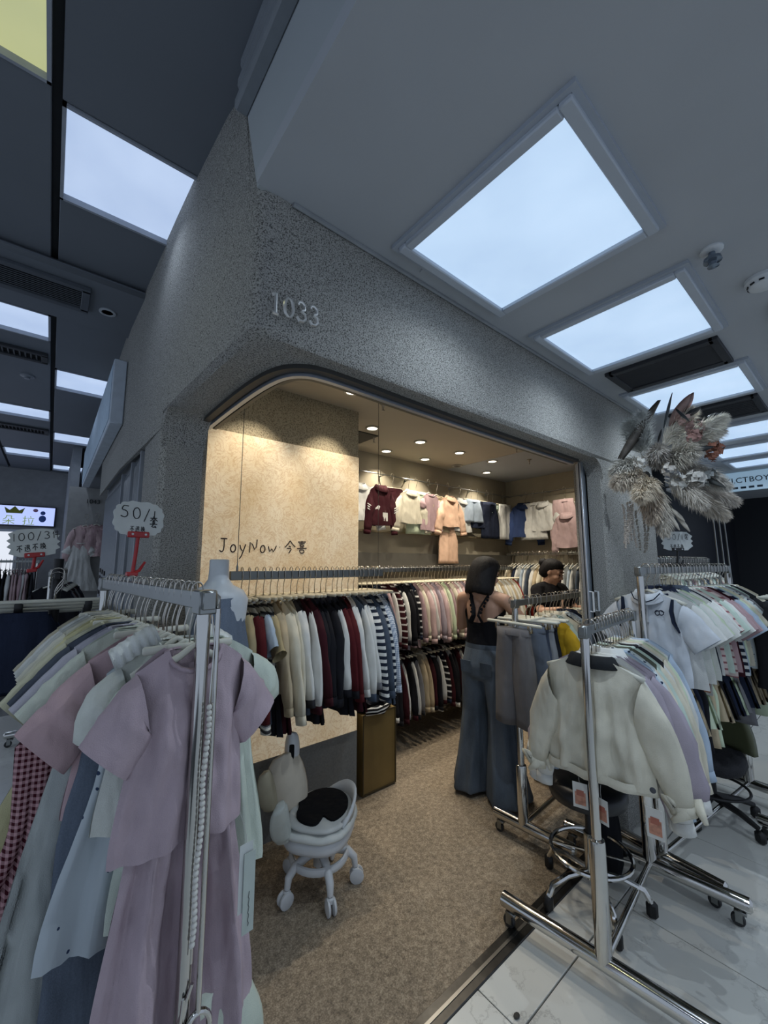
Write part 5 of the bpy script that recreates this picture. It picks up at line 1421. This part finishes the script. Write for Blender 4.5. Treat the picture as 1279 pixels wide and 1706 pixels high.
# ---- garments displayed high on the shop walls
hr = thing('display_rail', 'thin steel display rail high on the back wall', 'rail', (1.75, 3.10, 2.47))
MB().tube([(0, 0, 0), (3.05, 0, 0)], .006, 8).build('rail', steel(), hr)
for i in range(9): MB().tube([(.1 + .36 * i, 0, 0), (.1 + .36 * i, .095, .0)], .005, 6).ball((.1 + .36 * i, .09, 0), .014, 8, 5).build('wall_bracket', steel(), hr)
hr2 = thing('display_rail', 'thin steel display rail high on the right wall', 'rail', (4.76, 2.05, 2.47))
MB().tube([(0, 0, 0), (0, 1.05, 0)], .006, 8).build('rail', steel(), hr2)
for i in range(3): MB().tube([(0, .1 + .4 * i, 0), (.085, .1 + .4 * i, 0)], .005, 6).build('wall_bracket', steel(), hr2)
HD = [('white', 'jacket', 2.22, 'white jacket half hidden by the partition', None), ('maroon', 'hoodie', 2.46, 'dark maroon hooded top with white arm stripes', 'maroon'), ('maroon', 'skirt', 2.66, 'dark maroon skirt beside the maroon hooded top', None),
      ('cream', 'jacket', 2.86, 'cream cotton jacket on the high display rail', None), ('pale green', 'wide_pants', 3.00, 'pale green trousers beside the cream jacket', None), ('dusty pink', 'puff', 3.16, 'dusty pink frilled blouse on the high display rail', None), ('tan', 'puff', 3.32, 'beige frilled top on the high display rail', None),
      ('peach', 'jacket', 3.48, 'peach jacket hung above peach trousers', None), ('white', 'polo', 3.72, 'white polo shirt on the high display rail', None), ('pale blue', 'shorts', 3.90, 'pale blue cargo shorts on the high display rail', None), ('navy', 'skirt', 4.06, 'navy pleated skirt set on the high display rail', None), ('navy', 'wide_pants', 4.22, 'navy trousers on the high display rail', None),
      ('mint', 'puff', 4.38, 'pale mint gathered top on the high display rail', None), ('white', 'wide_pants', 4.56, 'white trousers at the corner end of the display rail', None)]
for k, (cn, kd, xx, lb, _) in enumerate(HD):
    yy = 3.09 - .03 * (k % 2)
    hanger((xx, yy, 2.476), R(0), 'one_arms' if kd not in ('skirt', 'wide_pants', 'shorts') else 'one', 'pale hanger, %s from the left on the high display rail' % ORD[k], 'hangers on the high display rail')
    g = garment(kd if kd not in ('puff', 'long', 'polo') else {'puff': 'blouse', 'long': 'top', 'polo': 'polo_shirt'}[kd], kd, k % 3, fab(cn), None, None, (xx, yy - .03, 2.476 - HL - .012), R(-4 + (k * 5) % 9), lb, 'skirt' if kd == 'skirt' else ('trousers' if 'pants' in kd else 'top'), 'garments on the high display rail', True, 1.02)
    if k == 1:
        for s_ in (-1, 1):
            for q in range(3): MB().box((s_ * (.165 + .0 * q), -.036, -.20 - .022 * q), (.06, .004, .008), 0, 0, Matrix.Rotation(R(s_ * -25), 4, 'Y')).build('sleeve_stripe', cloth('#cfcfca'), g)
        price_tag(g, .02, -.04, -.24, .06, .08, 0, False, .02)
garment('trousers', 'wide_pants', 1, fab('peach'), None, None, (3.48, 3.07, 1.99), 0, 'peach trousers hanging below the peach jacket', 'trousers', None, True, .95)
garment('denim_jacket', 'hoodie', 2, denim('#2c3a5c'), denim('#33436a'), cloth('#23304e'), (4.70, 2.84, 2.476 - HL), R(-90 + 25), 'dark blue denim hooded jacket in the shop corner', 'jacket', None, True, 1.15)
hanger((4.74, 2.84, 2.476), R(-65), 'one_arms', 'hanger holding the dark blue denim hooded jacket', None)
for k, (cn, kd, yy, zz, lb) in enumerate((('white', 'jacket', 2.58, 2.476, 'white jacket on the right wall display rail'), ('white', 'wide_pants', 2.72, 2.476, 'white trousers on the right wall display rail'), ('pink', 'wide_pants', 2.32, 2.476, 'pink trousers on the right wall display rail'), ('pink', 'hoodie', 2.26, 2.30, 'pink hooded top below the pink trousers'))):
    hanger((4.74 - .04 * (k == 3), yy, zz), R(-90), 'one_arms', 'pale hanger, %s on the right wall display rail' % ['behind the white jacket', 'in the corner', 'holding pink trousers', 'holding the pink hooded top'][k], 'hangers on the right wall display rail')
    garment('top' if kd != 'wide_pants' else 'trousers', kd, k % 3, fab(cn), None, None, (4.70 - .05 * (k == 3), yy, zz - HL - .01), R(-90), lb, 'trousers' if kd == 'wide_pants' else 'top', 'garments on the right wall display rail', True, 1.05)

# ---- shop downlights
for k, (x, y, on, aim) in enumerate(((1.448, 2.082, 1, (1.40, 2.36, 1.7)), (2.01, 2.06, 1, (2.05, 2.1, 0)), (2.547, 2.05, 1, (2.55, 2.2, 0)), (3.078, 2.04, 1, (3.1, 2.3, 0)), (3.653, 2.07, 1, (3.65, 2.5, 0)), (4.176, 2.03, 1, (4.7, 2.3, 1.3)),
                                  (1.993, 2.572, 1, (2.0, 2.85, .9)), (2.576, 2.593, 1, (2.6, 2.95, 1.2)), (3.146, 2.603, 1, (3.15, 2.95, 1.2)), (2.529, 3.03, 1, (2.6, 2.9, 0)), (3.059, 3.01, 1, (3.1, 2.9, 0)), (4.115, 2.98, 1, (4.1, 2.9, 0)), (3.57, 2.99, 0, None), (3.70, 2.60, 1, (3.8, 3.0, 1.2)),
                                  (0.93, 2.05, 1, (0.86, 2.36, 1.7)))):
    lb = ('glowing round downlight in the shop ceiling, %s of the %s row from the partition' % (ORD[k], 'front')) if k < 6 else ('lit round downlight deeper in the shop ceiling near the %s' % ['hatch', 'hatch edge', 'middle of the rails', 'display rail start', 'second display bracket', 'shop corner', 'back wall, unlit', 'middle right', 'curved track'][k - 6])
    t = thing('downlight', lb, 'downlight', (x, y, 2.70), 0, 'shop downlights')
    MB().lathe([(.060, 0), (.060, -.006), (.046, -.010), (.042, -.002)], n=24).build('ring', plain('#b9b5aa', .4), t, True)
    if on:
        MB().lathe([(.042, -.005), (.030, -.008), (0, -.009)], n=20).build('lens', emit('#fff3dc', 6.0), t, True)
        spot('downlight_lamp', (x, y, 2.682), DOWN_W * (1.0 if k not in (0, 14) else .8), WARM, 110 if k not in (0, 14) else 75, .7, 0.0, aim)
    else: MB().lathe([(.042, -.005), (0, -.006)], n=20).build('lens', plain('#6f6a5f', .4), t, True)
for k, (x, y) in enumerate(((1.731, 2.11), (2.15, 2.75), (3.42, 2.12), (3.95, 2.3))):
    t = thing('sprinkler', 'small metal sprinkler head in the shop ceiling, %s from the partition' % ORD[k], 'sprinkler', (x, y, 2.70), 0, 'shop sprinklers')
    MB().lathe([(.026, 0), (.024, -.005), (.008, -.007), (.008, -.03), (.004, -.034), (.004, -.05), (.013, -.052), (0, -.054)], n=14).build('head', plain('#a39d90', .3, .5), t, True)

# ================================================================== PEOPLE
def capsule(mb, a, ra, b, rb, n=12):
    a = Vector(a); b = Vector(b); d = b - a; t = d.normalized() if d.length > 1e-6 else Vector((0, 0, 1))
    pts, rs = [], []
    for k in range(4):
        q = R(90 * (1 - k / 3.0)); pts.append(a - t * (ra * math.sin(q))); rs.append(max(ra * math.cos(q), .0008))
    for k in range(1, 4):
        pts.append(a.lerp(b, k / 4)); rs.append(ra + (rb - ra) * k / 4)
    for k in range(4):
        q = R(90 * k / 3.0); pts.append(b + t * (rb * math.sin(q))); rs.append(max(rb * math.cos(q), .0008))
    return mb.tube(pts, rs, n)
def remeshed(mb, name, mat, voxel=.007, smooth=4):
    o = mb.build(name, mat, None, True)
    m = o.modifiers.new('r', 'REMESH'); m.mode = 'VOXEL'; m.voxel_size = voxel; m.use_smooth_shade = True
    if smooth:
        s = o.modifiers.new('s', 'SMOOTH'); s.iterations = smooth; s.factor = .5
    dg = bpy.context.evaluated_depsgraph_get()
    me = bpy.data.meshes.new_from_object(o.evaluated_get(dg))
    bpy.data.objects.remove(o)
    me.materials.clear(); me.materials.append(mat); me.name = name
    me.polygons.foreach_set('use_smooth', [True] * len(me.polygons))
    return me
def hand(mb, wrist, d, up_, side):
    """palm and five bent fingers; d = pointing direction, up_ = back of the hand"""
    d = Vector(d).normalized(); u = Vector(up_); u = (u - d * u.dot(d)).normalized(); l = u.cross(d) * side
    w = Vector(wrist)
    for k in range(4):
        o_ = (k - 1.5) * .019
        capsule(mb, w + d * .015 + l * o_ * .6, .013, w + d * .085 + l * o_, .0105, 8)
    for k, ln in enumerate((.062, .072, .068, .052)):
        o_ = (k - 1.5) * .021; b0 = w + d * .088 + l * o_
        b1 = b0 + d * ln * .45 - u * .010 + l * o_ * .08; b2 = b1 + d * ln * .30 - u * ln * .32; b3 = b2 + d * ln * .08 - u * ln * .30
        capsule(mb, b0, .0088, b1, .0082, 8); capsule(mb, b1, .0082, b2, .0076, 8); capsule(mb, b2, .0076, b3, .0066, 8)
    t0 = w + d * .030 - l * .030; t1 = t0 + d * .034 - l * .022 - u * .008; t2 = t1 + d * .028 - l * .002 - u * .012
    capsule(mb, w + d * .018 - l * .016, .015, t0, .012, 8); capsule(mb, t0, .011, t1, .0095, 8); capsule(mb, t1, .0095, t2, .0075, 8)
SKIN = plain('#b08a74', .55, 0, .05, 9)
@cached
def hair_mat():
    m = NT('black_hair'); m.set(.62, 0, .25); f = m.noise(m.coord('Object', (160, 160, 6)), 1.0, 2)
    m.base(m.ramp(f, [(.3, lin('#08080a')), (.75, lin('#1b181a'))])); m.bump(f, .6, .004); return m.m
def person_body(root, armR, armL, look=(0, 0), head_tilt=0.0, legs=True, hands=True):
    b = MB()
    hx, hy, hz = .022 + .05 * math.sin(head_tilt), 0.0, 1.495 - .02 * math.sin(head_tilt)
    H = Vector((hx, hy, hz)); RM = Matrix.Rotation(look[0], 4, 'Z') @ Matrix.Rotation(head_tilt, 4, 'Y')
    T = lambda p: H + RM @ Vector(p)
    b.ball(T((-.012, 0, .03)), (.092, .074, .088), 18, 12, 0, RM)
    b.ball(T((.018, 0, -.035)), (.068, .058, .078), 18, 12, 0, RM)
    capsule(b, T((.05, 0, -.095)), .026, T((.035, 0, -.085)), .036)          # chin
    capsule(b, T((.080, 0, .018)), .008, T((.098, 0, -.020)), .0135, 10)      # nose
    for s in (-1, 1):
        capsule(b, T((.076, s * .016, .030)), .010, T((.066, s * .046, .030)), .010, 8)   # brow
        capsule(b, T((.068, s * .034, -.018)), .018, T((.055, s * .046, -.028)), .018, 8)  # cheek
        b.ball(T((-.008, s * .076, -.004)), (.018, .008, .029), 10, 8, 0, RM)    # ear
    capsule(b, T((.082, -.016, -.055)), .0075, T((.082, .016, -.055)), .0075, 8)  # lips
    capsule(b, (-.020, 0, 1.33), .054, T((-.015, 0, -.085)), .050)
    for s in (-1, 1):
        capsule(b, (-.025, s * .03, 1.355), .045, (-.018, s * .160, 1.322), .046)
        capsule(b, (0.0, s * .06, 1.27), .082, (0.0, s * .055, 1.12), .074)
        capsule(b, (0.0, s * .05, 1.10), .070, (-.005, s * .058, .93), .080)
        capsule(b, (-.025, s * .065, .90), .082, (-.022, s * .072, .86), .080)
        capsule(b, (.045, s * .065, 1.22), .046, (.05, s * .065, 1.21), .046)
        if legs:
            capsule(b, (-.005, s * .080, .86), .076, (.005, s * .092, .49), .055)
            capsule(b, (.0, s * .092, .49), .053, (-.018, s * .098, .10), .034)
            capsule(b, (-.03, s * .098, .055), .034, (.13, s * .112, .030), .028)
    for s, arm in ((-1, armR), (1, armL)):
        sh, el, wr, hd_, up_ = arm
        capsule(b, sh, .047, el, .036); capsule(b, el, .036, wr, .025)
        if hands: hand(b, wr, hd_, up_, s)
    link('body', remeshed(b, 'body', SKIN, .0075, 3), root)
    for s in (-1, 1):
        e = MB().ball(T((.079, s * .031, .008)), (.006, .012, .0065), 10, 6, 0, RM).build('eye', plain('#1a1413', .3), root, True)
        MB().tube([T((.083, s * .016, .036)), T((.081, s * .032, .041)), T((.072, s * .048, .036))], .0035, 6).build('eyebrow', plain('#17120f', .7), root)
    MB().tube([T((.0885, -.020, -.055)), T((.093, 0, -.053)), T((.0885, .020, -.055))], [.003, .006, .003], 8).build('lips', plain('#8a4d47', .5), root)
    return T, RM

# ---- woman with bob, black camisole and wide jeans
wm = thing('person', 'woman seen from behind, black bob, black camisole top and wide blue jeans', 'person', (2.455, 1.83, 0), R(6))
T, RM = person_body(wm, ((-.018, -.172, 1.318), (.085, -.275, 1.145), (.235, -.375, 1.205), (.8, -.5, -.15), (0, 0, 1)), ((-.018, .172, 1.318), (.07, .255, 1.10), (.26, .15, 1.17), (1, -.35, .0), (0, 0, 1)), (R(-14), 0), R(14))
hb = MB(); rg = []
for (zz, rx, ry, cx) in ((.134, .006, .006, -.012), (.130, .045, .042, -.014), (.112, .080, .076, -.016), (.075, .105, .098, -.020), (.03, .113, .106, -.024), (-.02, .112, .108, -.030), (-.065, .108, .112, -.036), (-.105, .106, .116, -.040), (-.140, .100, .114, -.042), (-.150, .090, .104, -.042)):
    ring = []
    for q in range(40):
        a2 = 2 * PI * q / 40; c, s_ = math.cos(a2), math.sin(a2)
        w_ = 1 + .018 * math.sin(a2 * 9 + zz * 30) + .012 * math.sin(a2 * 17)
        x = cx + rx * c * w_
        if c > 0 and zz < .07: x = cx + rx * c * w_ * (.72 if zz > 0 else .60)
        ring.append(T((x, ry * s_ * w_, zz + (.008 * math.sin(q * 2.3) if zz < -.13 else 0))))
    rg.append(ring)
hb.loft(rg, 0, True, True, True).build('hair', hair_mat(), wm, True)
# camisole
tp = MB(); rg = []
for j in range(10):
    t = j / 9; ring = []
    for q in range(48):
        a2 = 2 * PI * q / 48; c, s_ = math.cos(a2), math.sin(a2)
        ztop_ = 1.165 + .075 * (c + 1) / 2 * 1.0 + (.045 * abs(s_) ** 3) + (.03 if c > .5 else 0)
        z = .955 + (ztop_ - .955) * t
        k = (z - .955) / .3
        rx = .122 - .018 * math.sin(PI * min(1, k * 1.1)) + (.018 if k > .75 and c > 0 else 0); ry = .158 - .018 * math.sin(PI * min(1, k * .9)) + .004 * math.sin(a2 * 7 + 5 * t) * (1 - t)
        ring.append((-.004 + rx * c, ry * s_, z + (.006 * math.sin(a2 * 5) if j == 0 else 0)))
    rg.append(ring)
MBK = cloth('#111217')
tp.loft(rg, 0, True).build('camisole', MBK, wm, True)
for s in (-1, 1):
    stp_ = MB(); pts = [(-.118, s * .050, 1.16), (-.124, s * .018, 1.215), (-.112, s * .024, 1.265), (-.088, s * .055, 1.325), (-.045, s * .080, 1.385), (.02, s * .088, 1.375), (.080, s * .082, 1.30), (.100, s * .08, 1.25)]
    stp_.tube(pts, [.018, .016, .013, .013, .013, .013, .013, .012], 8, ry=.006, upv=(-.5, s * 1.0, 0)).build('strap', MBK, wm, True)
    fr2 = MB()
    for k in range(9):
        p = Vector(pts[1]).lerp(Vector(pts[4]), k / 8); fr2.ball(p + Vector((-.006, s * .012 * (1 if k % 2 else .4), 0)), (.008, .010, .011), 6, 4)
    fr2.build('strap_frill', MBK, wm, True)
# jeans
jn = MB()
def ring_(cx, cy, rx, ry, z, n=30, wob=0.0, ph=0.0): return [(cx + (rx + wob * math.sin(5 * 2 * PI * q / n + ph)) * math.cos(2 * PI * q / n), cy + (ry + wob * math.sin(4 * 2 * PI * q / n + ph)) * math.sin(2 * PI * q / n), z) for q in range(n)]
jn.loft([ring_(-.004, 0, .118, .148, 1.0), ring_(-.010, 0, .125, .160, .94), ring_(-.016, 0, .134, .176, .87), ring_(-.012, 0, .128, .176, .80), ring_(-.010, 0, .09, .15, .77)], 0, True, True, True)
for s in (-1, 1):
    jn.loft([ring_(-.012, s * .085, .118, .090, .86), ring_(-.006, s * .093, .108, .092, .72), ring_(0, s * .103, .098, .086, .55, wob=.005), ring_(-.004, s * .112, .110, .092, .38, wob=.010), ring_(-.006, s * .124, .136, .108, .20, wob=.016, ph=s), ring_(-.002, s * .134, .160, .124, .075, wob=.019, ph=s), ring_(.006, s * .138, .170, .130, .028, wob=.020, ph=s)], 0, True, True, True)
MJN = denim('#535c66')
jo = link('jeans', remeshed(jn, 'jeans', MJN, .011, 3), wm)
for s in (-1, 1):
    MB().tube([(-.013 + .02 * math.cos(0), s * .178, .90), (-.006, s * .188, .70), (-.0, s * .193, .50), (-.004, s * .206, .32), (0, s * .236, .14), (.004, s * .262, .05)], .0035, 6).build('side_seam', denim('#3c444d'), jo)
    MB().box((-.146, s * .078, .865), (.004, .085, .085), 0, 0, Matrix.Rotation(R(-6), 4, 'Y'), .0015).build('back_pocket', denim('#4a535d'), jo)
    MB().lathe([(0, 0), (.10, 0), (.105, .012), (.10, .026), (0, .030)], n=24).join(MB()).build('sandal', plain('#131214', .5), wm, True, loc=(.05, s * .118, .001), rot=(0, 0, 0)).scale = (1.35, .48, 1)
MB().loft([ring_(-.004, 0, .121, .151, .985), ring_(-.004, 0, .121, .151, 1.018)], 0, True).build('waistband', denim('#4f5862'), wm, True)

# ---- second person behind the counter
p2 = thing('person', 'person in a black tee looking down behind the middle rack', 'person', (3.82, 2.06, 0), R(258))
T, RM = person_body(p2, ((-.018, -.172, 1.318), (.08, -.24, 1.13), (.24, -.14, 1.16), (1, .3, -.1), (0, 0, 1)), ((-.018, .172, 1.318), (.08, .24, 1.13), (.25, .13, 1.16), (1, -.3, -.1), (0, 0, 1)), (R(16), 0), R(26))
hb = MB(); rg = []
for (zz, rx, ry, cx) in ((.128, .006, .006, -.014), (.122, .048, .044, -.016), (.100, .082, .074, -.020), (.070, .100, .084, -.026), (.035, .094, .086, -.040), (.0, .080, .084, -.058), (-.04, .066, .076, -.070), (-.07, .05, .06, -.072), (-.085, .02, .03, -.07)):
    rg.append([T((cx + rx * math.cos(2 * PI * q / 36) * (1 + .015 * math.sin(q * 3)), ry * math.sin(2 * PI * q / 36) * (1 + .015 * math.sin(q * 2)), zz)) for q in range(36)])
hb.loft(rg, 0, True, True, True).build('hair', hair_mat(), p2, True)
MB().ball(T((-.13, 0, .045)), (.045, .045, .042), 14, 10).build('hair_bun', hair_mat(), p2, True)
ts = MB()
ts.loft([ring_(0, 0, .135, .175, .90), ring_(0, 0, .122, .160, 1.05), ring_(.005, 0, .128, .165, 1.20), ring_(-.002, 0, .112, .175, 1.29), ring_(-.012, 0, .085, .14, 1.352), ring_(-.015, 0, .062, .08, 1.378)], 0, True, True, True)
for s in (-1, 1):
    capsule(ts, (-.022, s * .05, 1.345), .058, (-.018, s * .165, 1.318), .064)
    capsule(ts, (-.018, s * .165, 1.318), .064, (.038, s * .212, 1.20), .060)
link('tee', remeshed(ts, 'tee', cloth('#141418'), .010, 3), p2)
pn = MB()
pn.loft([ring_(0, 0, .118, .150, .98), ring_(-.01, 0, .13, .172, .87), ring_(-.01, 0, .10, .15, .78)], 0, True, True, True)
for s in (-1, 1): pn.loft([ring_(-.01, s * .085, .11, .088, .86), ring_(0, s * .095, .085, .075, .5), ring_(0, s * .10, .07, .065, .06)], 0, True, True, True)
link('trousers', remeshed(pn, 'trousers', cloth('#20232b'), .012, 2), p2)

# ================================================================== DRIED FLOWER ARRANGEMENT
fl = thing('flower_arrangement', 'large dried flower and pampas grass arrangement on the right pillar', 'flowers', (2.84, 0.86, 2.12))
rt_ = Vector((.772, -.636, 0)); fw_ = Vector((.631, .765, .125)); up_ = Vector((-.08, -.097, .992))
def B(a, b, c): return rt_ * a + up_ * b - fw_ * c       # right, up, outwards (metres)
S_ = .0037
def grid_pt(px, py, c): return B((px - 1080) * S_, -(py - 790) * S_, c)
def plume(p0, p1, droop, fat, n, hx, seed, L=.085, w=.0019):
    rnd = random.Random(seed); p0 = Vector(p0); p1 = Vector(p1)
    m = MB(); spine = []
    for k in range(13):
        t = k / 12; spine.append(p0.lerp(p1, t) + Vector((0, 0, -droop * t * t)))
    m.tube(spine, [.003] * 13, 5)
    for i in range(n):
        t = rnd.uniform(.15, 1.0); f = t * 12; k = min(int(f), 11); p = spine[k].lerp(spine[k + 1], f - k); tn = (spine[k + 1] - spine[k]).normalized()
        rad = Vector((rnd.gauss(0, 1), rnd.gauss(0, 1), rnd.gauss(0, 1))); rad = (rad - tn * rad.dot(tn)).normalized()
        env = math.sin(PI * min(1, .12 + .88 * t)) ** .6
        ln = L * rnd.uniform(.55, 1.15) * (.35 + .65 * env)
        q0 = p + rad * rnd.uniform(0, fat * .45 * env)
        d1 = (tn * rnd.uniform(.5, .95) + rad * rnd.uniform(.25, .75) * fat / .06).normalized()
        q1 = q0 + d1 * ln * .6; q2 = q1 + (d1 + Vector((0, 0, -.55))).normalized() * ln * .5
        sd = d1.cross(Vector((rnd.gauss(0, 1), rnd.gauss(0, 1), rnd.gauss(0, 1)))).normalized() * w
        m.add([q0 - sd * .5, q0 + sd * .5, q1 + sd, q1 - sd, q2], [(0, 1, 2, 3), (3, 2, 4)])
    return m.build('pampas_plume', plain(hx, .9, 0, .15, 30), fl, False)
PL = [  # start and end on the arrangement's 3.7 mm grid, outward offsets, droop, fullness, strands, colour
 ((1075, 790), (1008, 792), .02, .12, .05, .075, 1500, '#d4c8b7'), ((1070, 775), (1012, 765), .02, .08, .08, .06, 900, '#c8c4ba'), ((1080, 800), (1030, 815), .05, .22, .05, .07, 1300, '#dccfba'),
 ((1078, 800), (1062, 850), .03, .15, .06, .06, 1300, '#cdbfad'), ((1085, 800), (1080, 872), .04, .16, .05, .05, 1100, '#c2bbaf'), ((1100, 800), (1162, 850), .05, .22, .03, .055, 1300, '#cdc4b6'), ((1100, 795), (1182, 822), .05, .20, .05, .05, 1200, '#d6cec3'),
 ((1110, 770), (1150, 800), .05, .28, .05, .055, 1000, '#cbc6bd'), ((1090, 780), (1060, 745), .03, .22, .04, .06, 1200, '#c0bab2'), ((1090, 780), (1095, 745), .10, .30, .06, .065, 1300, '#cbc5b9'), ((1100, 770), (1140, 725), .05, .22, .03, .055, 1100, '#ebe6d9'),
 ((1100, 760), (1155, 700), .05, .24, .03, .05, 1200, '#f2ede2'), ((1105, 760), (1165, 715), .05, .18, .03, .045, 1000, '#eeeadf'), ((1095, 750), (1125, 685), .04, .15, .02, .045, 900, '#ede7da'), ((1075, 760), (1052, 690), .02, .10, .01, .05, 900, '#cfd1ce'),
 ((1070, 760), (1040, 700), .02, .05, .02, .05, 700, '#bec0bb'), ((1090, 790), (1110, 830), .12, .30, .04, .05, 900, '#cac3b8')]
for k, (a0, a1, c0, c1, dr_, ft, n, hx) in enumerate(PL):
    plume(grid_pt(a0[0], a0[1], c0), grid_pt(a1[0], a1[1], c1), dr_, ft, int(n * 1.9), hx, k)
# round dried blossom clusters
rnd = random.Random(3)
for k, (px_, py_, c_, hx, r_) in enumerate(((1085, 805, .25, '#b3b1aa', .045), (1105, 800, .28, '#c0bdb6', .05), (1130, 798, .25, '#aeb2b0', .045), (1075, 785, .22, '#bdb8b0', .04), (1120, 720, .20, '#b99a92', .045), (1110, 735, .24, '#a8837a', .04), (1140, 755, .24, '#a3705c', .045), (1130, 765, .28, '#8d5f4e', .035), (1045, 772, .14, '#c5c2bb', .035), (1112, 705, .16, '#c2a49a', .04), (1150, 745, .2, '#96624d', .03))):
    m = MB(); c0 = grid_pt(px_, py_, c_)
    for i in range(26):
        v = Vector((rnd.gauss(0, 1), rnd.gauss(0, 1), rnd.gauss(0, 1))).normalized()
        p = c0 + v * r_ * rnd.uniform(.7, 1.0); a_ = v.orthogonal().normalized(); b_ = v.cross(a_); s = r_ * .42
        m.add([p - a_ * s, p - b_ * s + v * s * .4, p + a_ * s, p + b_ * s + v * s * .4], [(0, 1, 2), (0, 2, 3)])
    m.build('dried_blossom', plain(hx, .9, 0, .2, 40), fl, False)
# large leaves
for k, (a0, a1, c0, c1, w_, hx) in enumerate((((1108, 700), (1126, 662), .10, .16, .034, '#8d6f69'), ((1100, 712), (1112, 668), .10, .2, .034, '#957a72'), ((1090, 715), (1092, 662), .1, .16, .010, '#3d4448'), ((1115, 700), (1120, 690), .15, .24, .02, '#33363a'), ((1072, 740), (1058, 725), .15, .25, .014, '#22252a'), ((1120, 790), (1140, 815), .2, .32, .02, '#3d3f3d'), ((1095, 760), (1120, 755), .25, .33, .018, '#2b2d2f'), ((1150, 700), (1165, 700), .15, .2, .018, '#3a3c3f'), ((1090, 690), (1090, 716), .2, .3, .014, '#24272a'))):
    p0, p1 = grid_pt(*a0, c0), grid_pt(*a1, c1); m = MB()
    d = p1 - p0; sd = d.cross(fw_).normalized(); rg = []
    for j in range(8):
        t = j / 7; ww = w_ * math.sin(PI * (.06 + .92 * t)) ** .8; c = p0 + d * t
        rg.append([c - sd * ww, c - fw_ * (.004 + .3 * ww), c + sd * ww, c + fw_ * .002])
    m.loft(rg, 0, True, True, True); m.build('leaf', plain(hx, .6, 0, .15, 30), fl, True)
# long dark palm sheath
sh_ = MB(); p0, p1 = grid_pt(1025, 765, .06), grid_pt(1078, 672, .12); d = p1 - p0; sd = d.cross(fw_).normalized(); rg = []
for j in range(10):
    t = j / 9; ww = .030 * math.sin(PI * (.12 + .85 * t)) ** .6; c = p0 + d * t
    rg.append([c - sd * ww, c - fw_ * .022, c + sd * ww, c + fw_ * .006])
sh_.loft(rg, 0, True, True, True).build('palm_sheath', plain('#4b4640', .7, 0, .3, 25), fl, True)
# hanging amaranth strands
for k, (x0, y0, y1) in enumerate(((1032, 840, 905), (1037, 835, 912), (1042, 835, 905), (1047, 840, 900), (1050, 838, 910), (1056, 850, 915), (1065, 850, 920), (1070, 855, 915))):
    m = MB(); n = int((y1 - y0) / 2.2); rnd = random.Random(k)
    for i in range(n):
        p = grid_pt(x0 + 3 * math.sin(i * .1 + k) + i * .06, y0 + (y1 - y0) * i / n, .05)
        m.ball(p + Vector((rnd.uniform(-.004, .004),) * 3), (.007, .007, .006), 6, 4)
    m.build('hanging_strand', plain('#b9afa4' if k < 5 else '#9d978d', .9), fl, True)
for k, (a0, a1) in enumerate((((1085, 830), (1108, 866)), ((1092, 832), (1116, 882)), ((1082, 830), (1100, 880)))):
    p0, p1 = grid_pt(*a0, .10), grid_pt(*a1, .18); q = p0.lerp(p1, .45)
    o = MB().tube([p0, p0.lerp(p1, .25) + Vector((0, 0, .01)), q], .0022, 5).build('stem', plain('#8a8370', .8), fl)
    MB().tube([q, q.lerp(p1, .3), q.lerp(p1, .7), p1], [.006, .012, .011, .003], 8).build('bunny_tail', plain('#b3aca0', .95), o, True)
st_ = MB()
for k in range(18):
    a2 = R(150 + k * 14); st_.tube([grid_pt(1045, 800, .03), grid_pt(1045 - 20 + k * 1.0, 765 + 1.2 * k, .08), grid_pt(1000 + k * 3.5, 770 + 12 * math.sin(k * 2.0), .10)], .0012, 4)
tag(st_.build('fine_stems', plain('#a9a79f', .8), fl), kind='stuff')
hk = MB().tube([grid_pt(1080, 790, .0), grid_pt(1080, 790, -.05) + Vector((0, .03, 0))], .03, 10)
hk.build('mounting_block', plain('#2b2a28', .8), fl)
